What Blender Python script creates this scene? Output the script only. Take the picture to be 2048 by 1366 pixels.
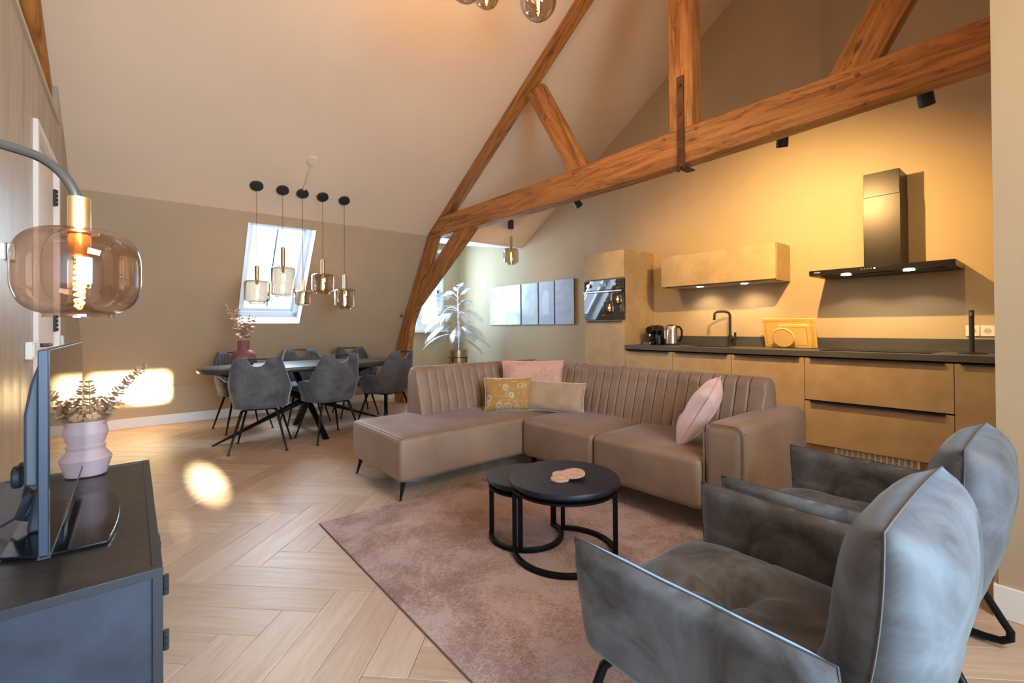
import bpy, math, random
import numpy as np
from mathutils import Matrix, Vector, noise
random.seed(7)
S = bpy.context.scene
COL = S.collection
PI = math.pi
for o in list(bpy.data.objects):
    bpy.data.objects.remove(o)

# ------------------------------------------------------------------ camera
YAW, PITCH, ROLL, FPX, CY, CAMH = 2.45093907, 0.00623345, -0.00814982, 918.23, 647.39, 1.15
def cam_axes():
    f = np.array([math.cos(YAW)*math.cos(PITCH), math.sin(YAW)*math.cos(PITCH), math.sin(PITCH)])
    r = np.array([math.sin(YAW), -math.cos(YAW), 0.0])
    u = np.cross(r, f)
    c, s = math.cos(ROLL), math.sin(ROLL)
    return c*r+s*u, -s*r+c*u, f
R_, U_, F_ = cam_axes()
cam = bpy.data.cameras.new('camera')
cam.sensor_width = 36.0
cam.lens = FPX/2048*36.0
cam.shift_y = (CY-683)/2048
cam.clip_start = 0.05
camo = bpy.data.objects.new('camera', cam)
COL.objects.link(camo)
camo.matrix_world = Matrix(((R_[0], U_[0], -F_[0], 0), (R_[1], U_[1], -F_[1], 0), (R_[2], U_[2], -F_[2], CAMH), (0, 0, 0, 1)))
S.camera = camo

# ------------------------------------------------------------------ light
S.view_settings.view_transform = 'Standard'
S.view_settings.look = 'None'
S.view_settings.gamma = 1.0
S.view_settings.use_curve_mapping = False
S.view_settings.exposure = 0.35
S.cycles.max_bounces = 9
S.cycles.transparent_max_bounces = 24
S.cycles.caustics_reflective = False
S.cycles.caustics_refractive = False
S.cycles.sample_clamp_indirect = 4.0
W = bpy.data.worlds.new('sky'); S.world = W; W.use_nodes = True
bg = W.node_tree.nodes['Background']
bg.inputs[0].default_value = (0.62, 0.80, 1.0, 1)
bg.inputs[1].default_value = 3.2

def light(name, kind, loc, energy, color, size=None, sizey=None, direction=None, **kw):
    l = bpy.data.lights.new(name, kind)
    l.energy = energy; l.color = color
    if kind == 'AREA':
        l.shape = 'RECTANGLE'; l.size = size; l.size_y = sizey or size
    elif kind in ('POINT', 'SPOT') and size is not None:
        l.shadow_soft_size = size
    for k, v in kw.items():
        setattr(l, k, v)
    o = bpy.data.objects.new(name, l); COL.objects.link(o); o.location = loc
    if direction is not None:
        o.rotation_euler = Vector(direction).to_track_quat('-Z', 'Y').to_euler()
    return o
# low morning sun coming in behind the camera
light('sun', 'SUN', (3, 0, 4), 105.0, (1.0, 0.88, 0.64), direction=(-0.981, 0.0, -0.19), angle=math.radians(1.1))
# daylight from the windows behind the camera (east side of the room)
light('window_daylight', 'AREA', (1.78, 0.62, 1.25), 98.0, (0.52, 0.77, 1.0), 1.6, 1.5, (-1, -0.12, -0.08), spread=math.radians(115))
light('roof_fill', 'AREA', (1.30, 1.6, 2.72), 60.0, (1.0, 0.86, 0.70), 1.6, 1.0, (-0.8, 0.0, -0.6))  # added warm fill under the east roof slope, no skylight there
# daylight through the left skylight and the dormer window
light('skylight_daylight', 'AREA', (-6.50, 1.34, 2.05), 78.0, (0.68, 0.85, 1.0), 0.7, 1.1, (0.83, 0, -0.55))
light('dormer_daylight', 'AREA', (-7.36, 3.74, 1.80), 84.0, (0.50, 0.76, 1.0), 0.6, 1.2, (1, 0.0, -0.05))
# black ceiling spots aimed at the kitchen wall
SPOTS = [(-3.15, 3.46, 2.41), (-1.24, 3.46, 2.435), (-0.50, 3.46, 2.44)]
SPOT_W = [26, 190, 26]
SPOT_AIM = [(-2.7, 4.88, 1.2), (-1.62, 4.88, 1.75), (-0.5, 4.88, 1.2)]
for p, w, a in zip(SPOTS, SPOT_W, SPOT_AIM):
    light('kitchen_spot', 'SPOT', (p[0], p[1]+0.02, p[2]-0.09), w, (1.0, 0.62, 0.22), 0.012,
          direction=Vector(a)-Vector(p), spot_size=math.radians(125), spot_blend=0.9)

light('recess_fill', 'POINT', (-3.4, -1.5, 3.3), 9, (1, .86, .68), .15)  # added lamp without fixture, brightens the otherwise black loft recess
# ------------------------------------------------------------------ mesh helpers
PM = {}
class MB:
    def __init__(s): s.v = []; s.f = []
    def add(s, vs, fs):
        n = len(s.v); s.v += [tuple(map(float, v)) for v in vs]; s.f += [tuple(i+n for i in f) for f in fs]; return s
    def box(s, x0, y0, z0, x1, y1, z1):
        return s.add([(x0,y0,z0),(x1,y0,z0),(x1,y1,z0),(x0,y1,z0),(x0,y0,z1),(x1,y0,z1),(x1,y1,z1),(x0,y1,z1)],
                     [(0,3,2,1),(4,5,6,7),(0,1,5,4),(1,2,6,5),(2,3,7,6),(3,0,4,7)])
    def prism(s, poly, ax, a, b):
        def P(p, d):
            return {'x': (d, p[0], p[1]), 'y': (p[0], d, p[1]), 'z': (p[0], p[1], d)}[ax]
        n = len(poly)
        return s.add([P(p, a) for p in poly]+[P(p, b) for p in poly],
                     [tuple(range(n)), tuple(range(2*n-1, n-1, -1))]+[(i, n+i, n+(i+1) % n, (i+1) % n) for i in range(n)])
    def tube(s, pts, r, n=10, closed=False, rs=None, cap=True):
        pts = [Vector(p) for p in pts]; m = len(pts); rings = []; prev = None
        for i, p in enumerate(pts):
            if closed: t = pts[(i+1) % m]-pts[i-1]
            else: t = pts[min(i+1, m-1)]-pts[max(i-1, 0)]
            t.normalize()
            if prev is None:
                a = Vector((0, 0, 1)) if abs(t.z) < .9 else Vector((1, 0, 0))
                nrm = t.cross(a).normalized()
            else:
                nrm = (prev-t*prev.dot(t)).normalized()
            prev = nrm; b = t.cross(nrm)
            rr = rs[i] if rs else r
            rings.append([p+(nrm*math.cos(2*PI*k/n)+b*math.sin(2*PI*k/n))*rr for k in range(n)])
        vs = [v for ring in rings for v in ring]; fs = []
        for i in range(m if closed else m-1):
            j = (i+1) % m
            for k in range(n):
                fs.append((i*n+k, i*n+(k+1) % n, j*n+(k+1) % n, j*n+k))
        if not closed and cap:
            fs.append(tuple(range(n-1, -1, -1))); fs.append(tuple((m-1)*n+k for k in range(n)))
        return s.add(vs, fs)
    def lathe(s, prof, c=(0, 0, 0), n=32, wob=None):
        vs = []; fs = []; m = len(prof)
        for r, z in prof:
            for k in range(n):
                a = 2*PI*k/n
                vs.append((c[0]+r*math.cos(a), c[1]+r*math.sin(a), c[2]+z))
        for i in range(m-1):
            for k in range(n):
                fs.append((i*n+k, i*n+(k+1) % n, (i+1)*n+(k+1) % n, (i+1)*n+k))
        if prof[0][0] > 1e-4: fs.append(tuple(range(n-1, -1, -1)))
        if prof[-1][0] > 1e-4: fs.append(tuple((m-1)*n+k for k in range(n)))
        return s.add(vs, fs)
    def open_lathe(s, prof, c=(0, 0, 0), n=40):
        vs = []; fs = []; m = len(prof)
        for r, z in prof:
            for k in range(n):
                a = 2*PI*k/n
                vs.append((c[0]+r*math.cos(a), c[1]+r*math.sin(a), c[2]+z))
        for i in range(m-1):
            for k in range(n):
                fs.append((i*n+k, i*n+(k+1) % n, (i+1)*n+(k+1) % n, (i+1)*n+k))
        return s.add(vs, fs)
    def grid(s, fn, nu, nv):
        vs = [fn(i/nu, j/nv) for i in range(nu+1) for j in range(nv+1)]
        fs = [(i*(nv+1)+j, (i+1)*(nv+1)+j, (i+1)*(nv+1)+j+1, i*(nv+1)+j+1) for i in range(nu) for j in range(nv)]
        return s.add(vs, fs)
    def xf(s, M):
        s.v = [tuple(M @ Vector(v)) for v in s.v]; return s
    def build(s, name, mat, parent=None, smooth=False, bevel=0, seg=2, sub=0, solid=0, loc=None, rot=None, weld=False, fixn=True, off=0):
        if parent is not None:
            base = PM[parent]
        else:
            base = Matrix.Translation(loc if loc is not None else (0, 0, 0))
        own = base @ rot if rot is not None else base
        inv = own.inverted()
        me = bpy.data.meshes.new(name)
        me.from_pydata([tuple(inv @ Vector(v)) for v in s.v], [], s.f)
        me.update()
        if weld or fixn:
            import bmesh
            b = bmesh.new(); b.from_mesh(me)
            if weld: bmesh.ops.remove_doubles(b, verts=b.verts, dist=1e-4)
            bmesh.ops.recalc_face_normals(b, faces=b.faces)
            b.to_mesh(me); b.free()
        if smooth:
            for p in me.polygons: p.use_smooth = True
            me.set_sharp_from_angle(angle=math.radians(42 if smooth is True else smooth))
        if mat is not None: me.materials.append(mat)
        o = bpy.data.objects.new(name, me); COL.objects.link(o)
        if parent is not None: o.parent = parent; o.matrix_local = rot if rot is not None else Matrix()
        else: o.matrix_world = own
        PM[o] = own
        if solid:
            m = o.modifiers.new('solid', 'SOLIDIFY'); m.thickness = solid; m.offset = off
        if bevel:
            m = o.modifiers.new('bevel', 'BEVEL'); m.width = bevel; m.segments = seg; m.limit_method = 'ANGLE'; m.angle_limit = math.radians(40)
            for p in me.polygons: p.use_smooth = True
            if not smooth:
                m.harden_normals = False
                me.set_sharp_from_angle(angle=math.radians(80)) if seg > 2 else me.set_sharp_from_angle(angle=math.radians(50))
        if sub:
            m = o.modifiers.new('sub', 'SUBSURF'); m.levels = sub; m.render_levels = sub
        return o
def tag(o, label, cat, group=None, kind=None):
    if label: o['label'] = label
    if cat: o['category'] = cat
    if group: o['group'] = group
    if kind: o['kind'] = kind
    return o
def thing(name, label, cat, loc=(0, 0, 0), group=None):
    o = bpy.data.objects.new(name, None); COL.objects.link(o); o.location = loc; o.empty_display_size = .1
    PM[o] = Matrix.Translation(loc)
    return tag(o, label, cat, group)
def struct(o, label, cat=None):
    o['kind'] = 'structure'; o['label'] = label
    if cat: o['category'] = cat
    return o
def copy_tree(o, parent=None):
    c = o.copy(); COL.objects.link(c)
    if parent is not None: c.parent = parent
    for ch in list(o.children): copy_tree(ch, c)
    return c
def text(body, size, M, mat, parent, name='lettering', ext=0.0005):
    cu = bpy.data.curves.new(name, 'FONT'); cu.body = body; cu.size = size; cu.extrude = ext; cu.align_x = 'CENTER'
    t = bpy.data.objects.new('tmp', cu); COL.objects.link(t)
    dg = bpy.context.evaluated_depsgraph_get()
    me = bpy.data.meshes.new_from_object(t.evaluated_get(dg)); bpy.data.objects.remove(t)
    me.name = name; me.materials.clear(); me.materials.append(mat)
    o = bpy.data.objects.new(name, me); COL.objects.link(o); o.parent = parent
    o.matrix_local = PM[parent].inverted() @ M; PM[o] = M
    return o

# ------------------------------------------------------------------ materials
def srgb(r, g, b):
    f = lambda c: ((c/255+0.055)/1.055)**2.4 if c > 10 else c/255/12.92
    return (f(r), f(g), f(b), 1)
def newmat(name):
    m = bpy.data.materials.new(name); m.use_nodes = True
    nt = m.node_tree; return m, nt, nt.nodes['Principled BSDF']
def N(nt, t, **kw):
    n = nt.nodes.new(t)
    for k, v in kw.items():
        if k in n.inputs.keys(): n.inputs[k].default_value = v
        else: setattr(n, k, v)
    return n
def ramp(nt, fac, stops):
    r = nt.nodes.new('ShaderNodeValToRGB')
    e = r.color_ramp.elements
    while len(e) < len(stops): e.new(.5)
    for i, (p, c) in enumerate(stops):
        e[i].position = p; e[i].color = c
    nt.links.new(fac, r.inputs[0]); return r.outputs[0]
def mat(name, c1, c2=None, scale=5, stretch=(1, 1, 1), rough=.5, metal=0, bump=0, bscale=None, detail=4, lo=.35, hi=.65, sheen=0, spec=.5, coat=0, sheenc=None, rough2=None, dist=0):
    m, nt, b = newmat(name); L = nt.links
    b.inputs['Base Color'].default_value = c1
    b.inputs['Roughness'].default_value = rough; b.inputs['Metallic'].default_value = metal
    b.inputs['Specular IOR Level'].default_value = spec
    if coat: b.inputs['Coat Weight'].default_value = coat
    if sheen:
        b.inputs['Sheen Weight'].default_value = sheen; b.inputs['Sheen Roughness'].default_value = .35
        if sheenc: b.inputs['Sheen Tint'].default_value = sheenc
    if c2 is not None or bump:
        tc = N(nt, 'ShaderNodeTexCoord'); mp = N(nt, 'ShaderNodeMapping'); mp.inputs['Scale'].default_value = stretch
        L.new(tc.outputs['Object'], mp.inputs[0])
        nz = N(nt, 'ShaderNodeTexNoise', Scale=scale, Detail=detail, Roughness=.6, Distortion=dist)
        L.new(mp.outputs[0], nz.inputs['Vector'])
        if c2 is not None:
            L.new(ramp(nt, nz.outputs[0], [(lo, c1), (hi, c2)]), b.inputs['Base Color'])
        if rough2 is not None:
            mr = N(nt, 'ShaderNodeMapRange'); mr.inputs[1].default_value = lo; mr.inputs[2].default_value = hi
            mr.inputs[3].default_value = rough; mr.inputs[4].default_value = rough2
            L.new(nz.outputs[0], mr.inputs[0]); L.new(mr.outputs[0], b.inputs['Roughness'])
        if bump:
            nb = N(nt, 'ShaderNodeTexNoise', Scale=bscale or scale*6, Detail=3)
            L.new(mp.outputs[0], nb.inputs['Vector'])
            bp = N(nt, 'ShaderNodeBump', Strength=bump, Distance=.004)
            L.new(nb.outputs[0], bp.inputs['Height']); L.new(bp.outputs[0], b.inputs['Normal'])
    return m
def emit(name, c, s):
    m, nt, b = newmat(name)
    b.inputs['Base Color'].default_value = (0, 0, 0, 1); b.inputs['Emission Color'].default_value = c; b.inputs['Emission Strength'].default_value = s
    return m
def glass(name, tint, gloss=0.12, edge=.75, rough=0.02, tint_edge=None, gcol=(1, 1, 1, 1)):
    """thin blown glass: tinted transmission plus mirror reflection rising to the rim"""
    m, nt, b = newmat(name); L = nt.links; nt.nodes.remove(b)
    out = nt.nodes['Material Output']
    tr = N(nt, 'ShaderNodeBsdfTransparent'); gl = N(nt, 'ShaderNodeBsdfGlossy'); gl.inputs['Roughness'].default_value = rough
    gl.inputs['Color'].default_value = gcol
    lw = N(nt, 'ShaderNodeLayerWeight', Blend=.35)
    mix = N(nt, 'ShaderNodeMixShader'); mr = N(nt, 'ShaderNodeMapRange')
    mr.inputs[3].default_value = gloss; mr.inputs[4].default_value = edge
    L.new(lw.outputs['Facing'], mr.inputs[0])
    L.new(ramp(nt, lw.outputs['Facing'], [(0.3, tint), (.95, tint_edge or tint)]), tr.inputs['Color'])
    L.new(mr.outputs[0], mix.inputs[0]); L.new(tr.outputs[0], mix.inputs[1]); L.new(gl.outputs[0], mix.inputs[2])
    L.new(mix.outputs[0], out.inputs['Surface'])
    return m
WALL = mat('wall_paint', srgb(184, 164, 136), srgb(179, 159, 130), scale=1.2, rough=.85, bump=.05, bscale=160)
CEIL = mat('ceiling_paint', srgb(229, 207, 180), srgb(225, 203, 176), scale=1, rough=.9)
WHITE = mat('white_lacquer', srgb(236, 234, 230), rough=.4)
DORM = mat('dormer_white', srgb(225, 226, 226), rough=.6)
def plaster():
    m = mat('brushed_plaster', srgb(150, 136, 116), srgb(176, 162, 142), scale=3.2, stretch=(2.6, 2.6, .5), rough=.42, bump=.3, bscale=30, detail=9, lo=.3, hi=.7, rough2=.28, dist=.6, spec=.7)
    return m
PLAST = plaster()
def wood_floor():
    m, nt, b = newmat('oak_plank'); L = nt.links
    tc = N(nt, 'ShaderNodeTexCoord'); oi = N(nt, 'ShaderNodeObjectInfo'); geo = N(nt, 'ShaderNodeNewGeometry')
    add = N(nt, 'ShaderNodeMath', operation='ADD'); L.new(oi.outputs['Random'], add.inputs[0]); L.new(geo.outputs['Random Per Island'], add.inputs[1])
    fr = N(nt, 'ShaderNodeMath', operation='FRACT'); L.new(add.outputs[0], fr.inputs[0])
    mul = N(nt, 'ShaderNodeMath', operation='MULTIPLY'); mul.inputs[1].default_value = 37.0; L.new(fr.outputs[0], mul.inputs[0])
    cmb = N(nt, 'ShaderNodeCombineXYZ'); L.new(mul.outputs[0], cmb.inputs[0]); L.new(mul.outputs[0], cmb.inputs[1])
    va = N(nt, 'ShaderNodeVectorMath', operation='ADD'); L.new(tc.outputs['UV'], va.inputs[0]); L.new(cmb.outputs[0], va.inputs[1])
    mp = N(nt, 'ShaderNodeMapping'); mp.inputs['Scale'].default_value = (1.3, 14, 1); L.new(va.outputs[0], mp.inputs[0])
    n1 = N(nt, 'ShaderNodeTexNoise', Scale=2.2, Detail=6, Roughness=.62, Distortion=.9); L.new(mp.outputs[0], n1.inputs['Vector'])
    col = ramp(nt, n1.outputs[0], [(.28, srgb(180, 159, 139)), (.5, srgb(194, 174, 155)), (.75, srgb(205, 188, 171))])
    tint = ramp(nt, fr.outputs[0], [(0, srgb(232, 222, 214)), (.5, srgb(246, 240, 236)), (1, srgb(255, 250, 246))])
    mx = N(nt, 'ShaderNodeMix', data_type='RGBA', blend_type='MULTIPLY'); mx.inputs[0].default_value = 1
    L.new(col, mx.inputs[6]); L.new(tint, mx.inputs[7]); L.new(mx.outputs[2], b.inputs['Base Color'])
    b.inputs['Roughness'].default_value = .42; b.inputs['Specular IOR Level'].default_value = .4
    bp = N(nt, 'ShaderNodeBump', Strength=.05, Distance=.001); L.new(n1.outputs[0], bp.inputs['Height']); L.new(bp.outputs[0], b.inputs['Normal'])
    return m
OAK = wood_floor()
def beam_wood():
    m, nt, b = newmat('old_pine_beam'); L = nt.links
    tc = N(nt, 'ShaderNodeTexCoord'); oi = N(nt, 'ShaderNodeObjectInfo')
    mp = N(nt, 'ShaderNodeMapping'); mp.inputs['Scale'].default_value = (.9, 7, 9); L.new(tc.outputs['Object'], mp.inputs[0])
    sc = N(nt, 'ShaderNodeVectorMath', operation='SCALE'); sc.inputs[3].default_value = 11.0
    cmb = N(nt, 'ShaderNodeCombineXYZ'); L.new(oi.outputs['Random'], cmb.inputs[0]); L.new(oi.outputs['Random'], cmb.inputs[2]); L.new(cmb.outputs[0], sc.inputs[0])
    va = N(nt, 'ShaderNodeVectorMath', operation='ADD'); L.new(mp.outputs[0], va.inputs[0]); L.new(sc.outputs[0], va.inputs[1])
    n1 = N(nt, 'ShaderNodeTexNoise', Scale=2.0, Detail=8, Roughness=.68, Distortion=1.1); L.new(va.outputs[0], n1.inputs['Vector'])
    c1 = ramp(nt, n1.outputs[0], [(.27, srgb(76, 42, 18)), (.42, srgb(140, 88, 40)), (.55, srgb(174, 114, 56)), (.8, srgb(198, 142, 80))])
    mp2 = N(nt, 'ShaderNodeMapping'); mp2.inputs['Scale'].default_value = (2.6, 7, 7); L.new(tc.outputs['Object'], mp2.inputs[0])
    vo = N(nt, 'ShaderNodeTexVoronoi', Scale=1.0); L.new(mp2.outputs[0], vo.inputs['Vector'])
    kn = ramp(nt, vo.outputs['Distance'], [(.03, srgb(66, 34, 16)), (.15, (1, 1, 1, 1))])
    mx = N(nt, 'ShaderNodeMix', data_type='RGBA', blend_type='MULTIPLY'); mx.inputs[0].default_value = .8
    L.new(c1, mx.inputs[6]); L.new(kn, mx.inputs[7])
    # drying cracks
    mp3 = N(nt, 'ShaderNodeMapping'); mp3.inputs['Scale'].default_value = (.55, 5, 6); L.new(tc.outputs['Object'], mp3.inputs[0])
    n3 = N(nt, 'ShaderNodeTexNoise', Scale=1.6, Detail=2, Roughness=.5, Distortion=.4); L.new(mp3.outputs[0], n3.inputs['Vector'])
    ck = ramp(nt, n3.outputs[0], [(.492, (1, 1, 1, 1)), (.5, srgb(60, 34, 18)), (.508, (1, 1, 1, 1))])
    mx2 = N(nt, 'ShaderNodeMix', data_type='RGBA', blend_type='MULTIPLY'); mx2.inputs[0].default_value = .6
    L.new(mx.outputs[2], mx2.inputs[6]); L.new(ck, mx2.inputs[7]); L.new(mx2.outputs[2], b.inputs['Base Color'])
    b.inputs['Roughness'].default_value = .5
    bp = N(nt, 'ShaderNodeBump', Strength=.5, Distance=.008); L.new(n1.outputs[0], bp.inputs['Height']); L.new(bp.outputs[0], b.inputs['Normal'])
    return m
BEAM = beam_wood()
IRON = mat('rusty_iron', srgb(70, 50, 40), srgb(95, 68, 50), scale=14, rough=.6, metal=.6, bump=.4)
FRONT = mat('bronze_stone_laminate', srgb(158, 136, 104), srgb(182, 158, 122), scale=5, rough=.5, detail=8, lo=.3, hi=.7, bump=.06, bscale=90)
WTOP = mat('dark_stone_worktop', srgb(64, 64, 66), srgb(86, 84, 84), scale=6, stretch=(.5, 2, 2), rough=.42, detail=8, lo=.35, hi=.75)
BLACK = mat('black_metal', srgb(17, 18, 21), rough=.36, metal=.0, spec=.15)
BLACKM = mat('matt_black', srgb(30, 30, 32), rough=.6)
HOODM = mat('black_steel', srgb(38, 34, 32), rough=.34, metal=.7)
DARKGAP = mat('shadow_gap', srgb(18, 16, 14), rough=.9)
STEEL = mat('brushed_steel', srgb(200, 195, 188), rough=.22, metal=1)
BRASS = mat('brushed_brass', srgb(192, 168, 130), rough=.32, metal=1)
CHROME = mat('chrome', srgb(225, 225, 228), rough=.08, metal=1)
OVENG = mat('oven_black_glass', srgb(8, 10, 12), rough=.03, spec=1.0)
OVENG.node_tree.nodes['Principled BSDF'].inputs['IOR'].default_value = 1.75
SCREEN = mat('glossy_screen', srgb(4, 5, 7), rough=.03, spec=1.0)
SCREEN.node_tree.nodes['Principled BSDF'].inputs['IOR'].default_value = 1.9
SMOKE = glass('smoked_glass', (0.66, 0.56, 0.46, 1), .10, .8, tint_edge=(.26, .23, .22, 1))
CLEAR = glass('clear_amber_glass', (1, .9, .72, 1), .05, .4)
PANE = glass('window_glass', (.97, .985, 1, 1), .04, .6, 0.0)
FIL = emit('filament', (1.0, .42, .06, 1), 42)
FILBIG = emit('filament_bright', (1.0, .50, .12, 1), 50)
DOWN = emit('downlight', (1, .82, .6, 1), 25)
SOFA = mat('taupe_leather', srgb(126, 101, 84), srgb(149, 123, 104), scale=4, rough=.5, bump=.15, bscale=200, detail=8, lo=.3, hi=.7, sheen=.22, sheenc=(.8, .85, 1, 1))
VELV = mat('grey_velvet', srgb(50, 44, 40), srgb(98, 101, 107), scale=4.2, rough=.7, bump=.12, bscale=70, detail=9, lo=.33, hi=.67, sheen=.34, sheenc=(.5, .76, 1, 1), dist=1.6)  # blue daylight imitated by the bluish second colour and blue sheen tint
VELC = mat('charcoal_suede', srgb(60, 60, 64), srgb(96, 96, 99), scale=9, rough=.8, detail=6, lo=.3, hi=.7, sheen=.4, sheenc=(.8, .88, 1, 1))
SEAMD = mat('seam_dark', srgb(74, 68, 66), rough=.8)
STITCH = mat('stitching', srgb(120, 92, 66), rough=.8)
BLWOOD = mat('black_stained_wood', srgb(13, 16, 26), srgb(34, 39, 54), spec=.35, scale=2.4, stretch=(1, 7, 7), rough=.42, detail=7, lo=.3, hi=.7, bump=.15)
DTOP = mat('dark_table_wood', srgb(42, 38, 37), srgb(70, 65, 62), scale=3, stretch=(6, .8, 6), rough=.38, detail=7, lo=.3, hi=.7, bump=.1)
PINKCER = mat('pink_ceramic', srgb(172, 146, 148), rough=.55)
MAUVE = mat('mauve_ceramic', srgb(122, 74, 74), rough=.7)
DRY = mat('dried_leaf', srgb(170, 128, 92), srgb(205, 168, 132), scale=30, rough=.7)
SILVER = mat('silver_leaf', srgb(168, 160, 160), srgb(220, 220, 226), scale=14, rough=.3, metal=.75)
BAMBOO = mat('bamboo', srgb(226, 184, 108), srgb(238, 200, 128), scale=2, stretch=(1, 1, 14), rough=.5)
BAMBOO2 = mat('bamboo_pale', srgb(236, 198, 128), srgb(244, 210, 144), scale=2, stretch=(10, 1, 1), rough=.5)
COAST = mat('pink_stone', srgb(206, 170, 148), srgb(190, 150, 128), scale=30, rough=.8, bump=.3)
GREYPL = mat('grey_plastic', srgb(56, 61, 72), rough=.5)
TVPL = mat('tv_side_plastic', srgb(34, 42, 62), rough=.4)

# ------------------------------------------------------------------ room geometry constants
XK, YK, YL, YF = -6.98, 4.883, -0.425, 4.305
ZC, XC, SL = 2.42, -5.655, 0.625
XR = -1.8; ZR = ZC+SL*(XR-XC); XE = 1.9
MX = (XC-XK)/(ZC-.45)
def mans(z): return XK+(z-.45)*MX if z > .45 else XK
def ceil_z(x): return ZC+SL*(x-XC) if x <= XR else ZR-SL*(x-XR)

# ------------------------------------------------------------------ floor: herringbone planks
sub = MB().box(-7.7, -2.2, -.06, 2.1, YK+.1, -.006).build('floor', mat('floor_joint', srgb(136, 112, 90), rough=.9), None)
struct(sub, 'pale oak herringbone plank floor of the whole room', 'floor')
PW, PLN = .1565, .7825
def plank_mesh(flip):
    g = .0009; h = .003
    L_, W_ = PLN-g, PW-g
    v = [(g, g, -.012), (L_, g, -.012), (L_, W_, -.012), (g, W_, -.012), (g+h*.5, g+h*.5, 0), (L_-h*.5, g+h*.5, 0), (L_-h*.5, W_-h*.5, 0), (g+h*.5, W_-h*.5, 0),
         (g, g, -.0015), (L_, g, -.0015), (L_, W_, -.0015), (g, W_, -.0015)]
    f = [(4, 5, 6, 7), (8, 9, 5, 4), (9, 10, 6, 5), (10, 11, 7, 6), (11, 8, 4, 7), (0, 1, 9, 8), (1, 2, 10, 9), (2, 3, 11, 10), (3, 0, 8, 11)]
    return v, f
pv, pf = plank_mesh(0)
me = bpy.data.meshes.new('plank'); me.from_pydata(pv, [], pf); me.materials.append(OAK)
uv = me.uv_layers.new(name='UVMap')
for l in me.loops: uv.data[l.index].uv = (pv[l.vertex_index][0], pv[l.vertex_index][1])
u0, v0 = -1.745, 1.783
c45 = math.sqrt(.5)
planks = []
for a in range(-60, 60):
    for b in range(-60, 60):
        r = (a-b) % 10
        if r == 0: M = (u0+a*PW, v0+b*PW, 0)
        elif r == 9: M = (u0+a*PW, v0+b*PW, 1)
        else: continue
        uu, vv, k = M
        cu, cv = (uu+PLN/2, vv+PW/2) if k == 0 else (uu+PW/2, vv+PLN/2)
        x, y = (cu-cv)*c45, (cu+cv)*c45
        if not (-7.75 < x < 2.2 and -.9 < y < 5.1): continue
        d = np.array([x, y, -CAMH]); z = d@F_
        vis = False
        if z > .2:
            px, py = 1024+FPX*(d@R_)/z, CY-FPX*(d@U_)/z
            vis = -150 < px < 2200 and py < 1500
        planks.append((0 if vis else 1, math.hypot(x, y), uu, vv, k, x, y))
planks.sort()
rest = MB(); ruv = []
cnt = 0
for hid, dist, uu, vv, k, cx_, cy_ in planks:
    ang = PI/4 if k == 0 else 3*PI/4
    ox, oy = (uu-vv)*c45, (uu+vv)*c45
    if k == 1: ox, oy = (uu+PW-vv)*c45, (uu+PW+vv)*c45
    Mx = Matrix.Translation((ox, oy, 0)) @ Matrix.Rotation(ang, 4, 'Z')
    inside = (-7.4 < cx_ < 1.8) and (YL+.3 < cy_ < YK-.3)
    corners = [Mx @ Vector(q) for q in ((0, 0, 0), (PLN, 0, 0), (PLN, PW, 0), (0, PW, 0))]
    inside = all(YL < c.y < YK and -7.6 < c.x < XE for c in corners)
    if not hid and inside and cnt < 300:
        o = bpy.data.objects.new('plank', me); COL.objects.link(o); o.parent = sub; o.matrix_local = Mx; cnt += 1
    else:
        # clip border planks to the room outline
        import bmesh
        b_ = bmesh.new()
        bv = [b_.verts.new(Mx @ Vector(q)) for q in pv]
        lay = {}
        for f_ in pf: b_.faces.new([bv[i] for i in f_])
        for co, no in (((0, YL, 0), (0, -1, 0)), ((0, YK, 0), (0, 1, 0)), ((-7.6, 0, 0), (-1, 0, 0)), ((XE, 0, 0), (1, 0, 0))):
            bmesh.ops.bisect_plane(b_, geom=b_.verts[:]+b_.edges[:]+b_.faces[:], plane_co=co, plane_no=no, clear_outer=True)
        b_.verts.index_update()
        if len(b_.faces):
            vs = [v.co.copy() for v in b_.verts]; n0 = len(rest.v)
            Mi = Mx.inverted()
            for v in vs: q = Mi @ v; ruv.append((q.x, q.y))
            rest.add(vs, [tuple(v.index for v in f.verts) for f in b_.faces])
        b_.free()
ro = rest.build('plank_field', OAK, sub, fixn=False)
uvl = ro.data.uv_layers.new(name='UVMap')
for l in ro.data.loops: uvl.data[l.index].uv = ruv[l.vertex_index]
ro['kind'] = 'stuff'

# ------------------------------------------------------------------ walls
# far (west) wall: knee wall plus steep slope with skylight hole and dormer opening
DY0 = 3.36     # dormer starts here
SKY = (.98, 1.70, 1.213, 2.322)
wf = MB()
T = .30
def slab(y0, y1, z0, z1):
    nx, nz = -1/math.hypot(1, MX), MX/math.hypot(1, MX)
    a = (mans(z0), z0); b = (mans(z1), z1)
    wf.prism([a, b, (b[0]+nx*T, b[1]+nz*T), (a[0]+nx*T, a[1]+nz*T)], 'y', y0, y1)
wf.box(XK-.2, YL-.1, 0, XK, DY0, .45)
slab(YL-.1, SKY[0], .45, ZC); slab(SKY[1], DY0, .45, ZC)
slab(SKY[0], SKY[1], .45, SKY[2]); slab(SKY[0], SKY[1], SKY[3], ZC)
struct(wf.build('wall_far', WALL), 'sloping taupe far wall with the skylight behind the dining table', 'wall')
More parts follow.
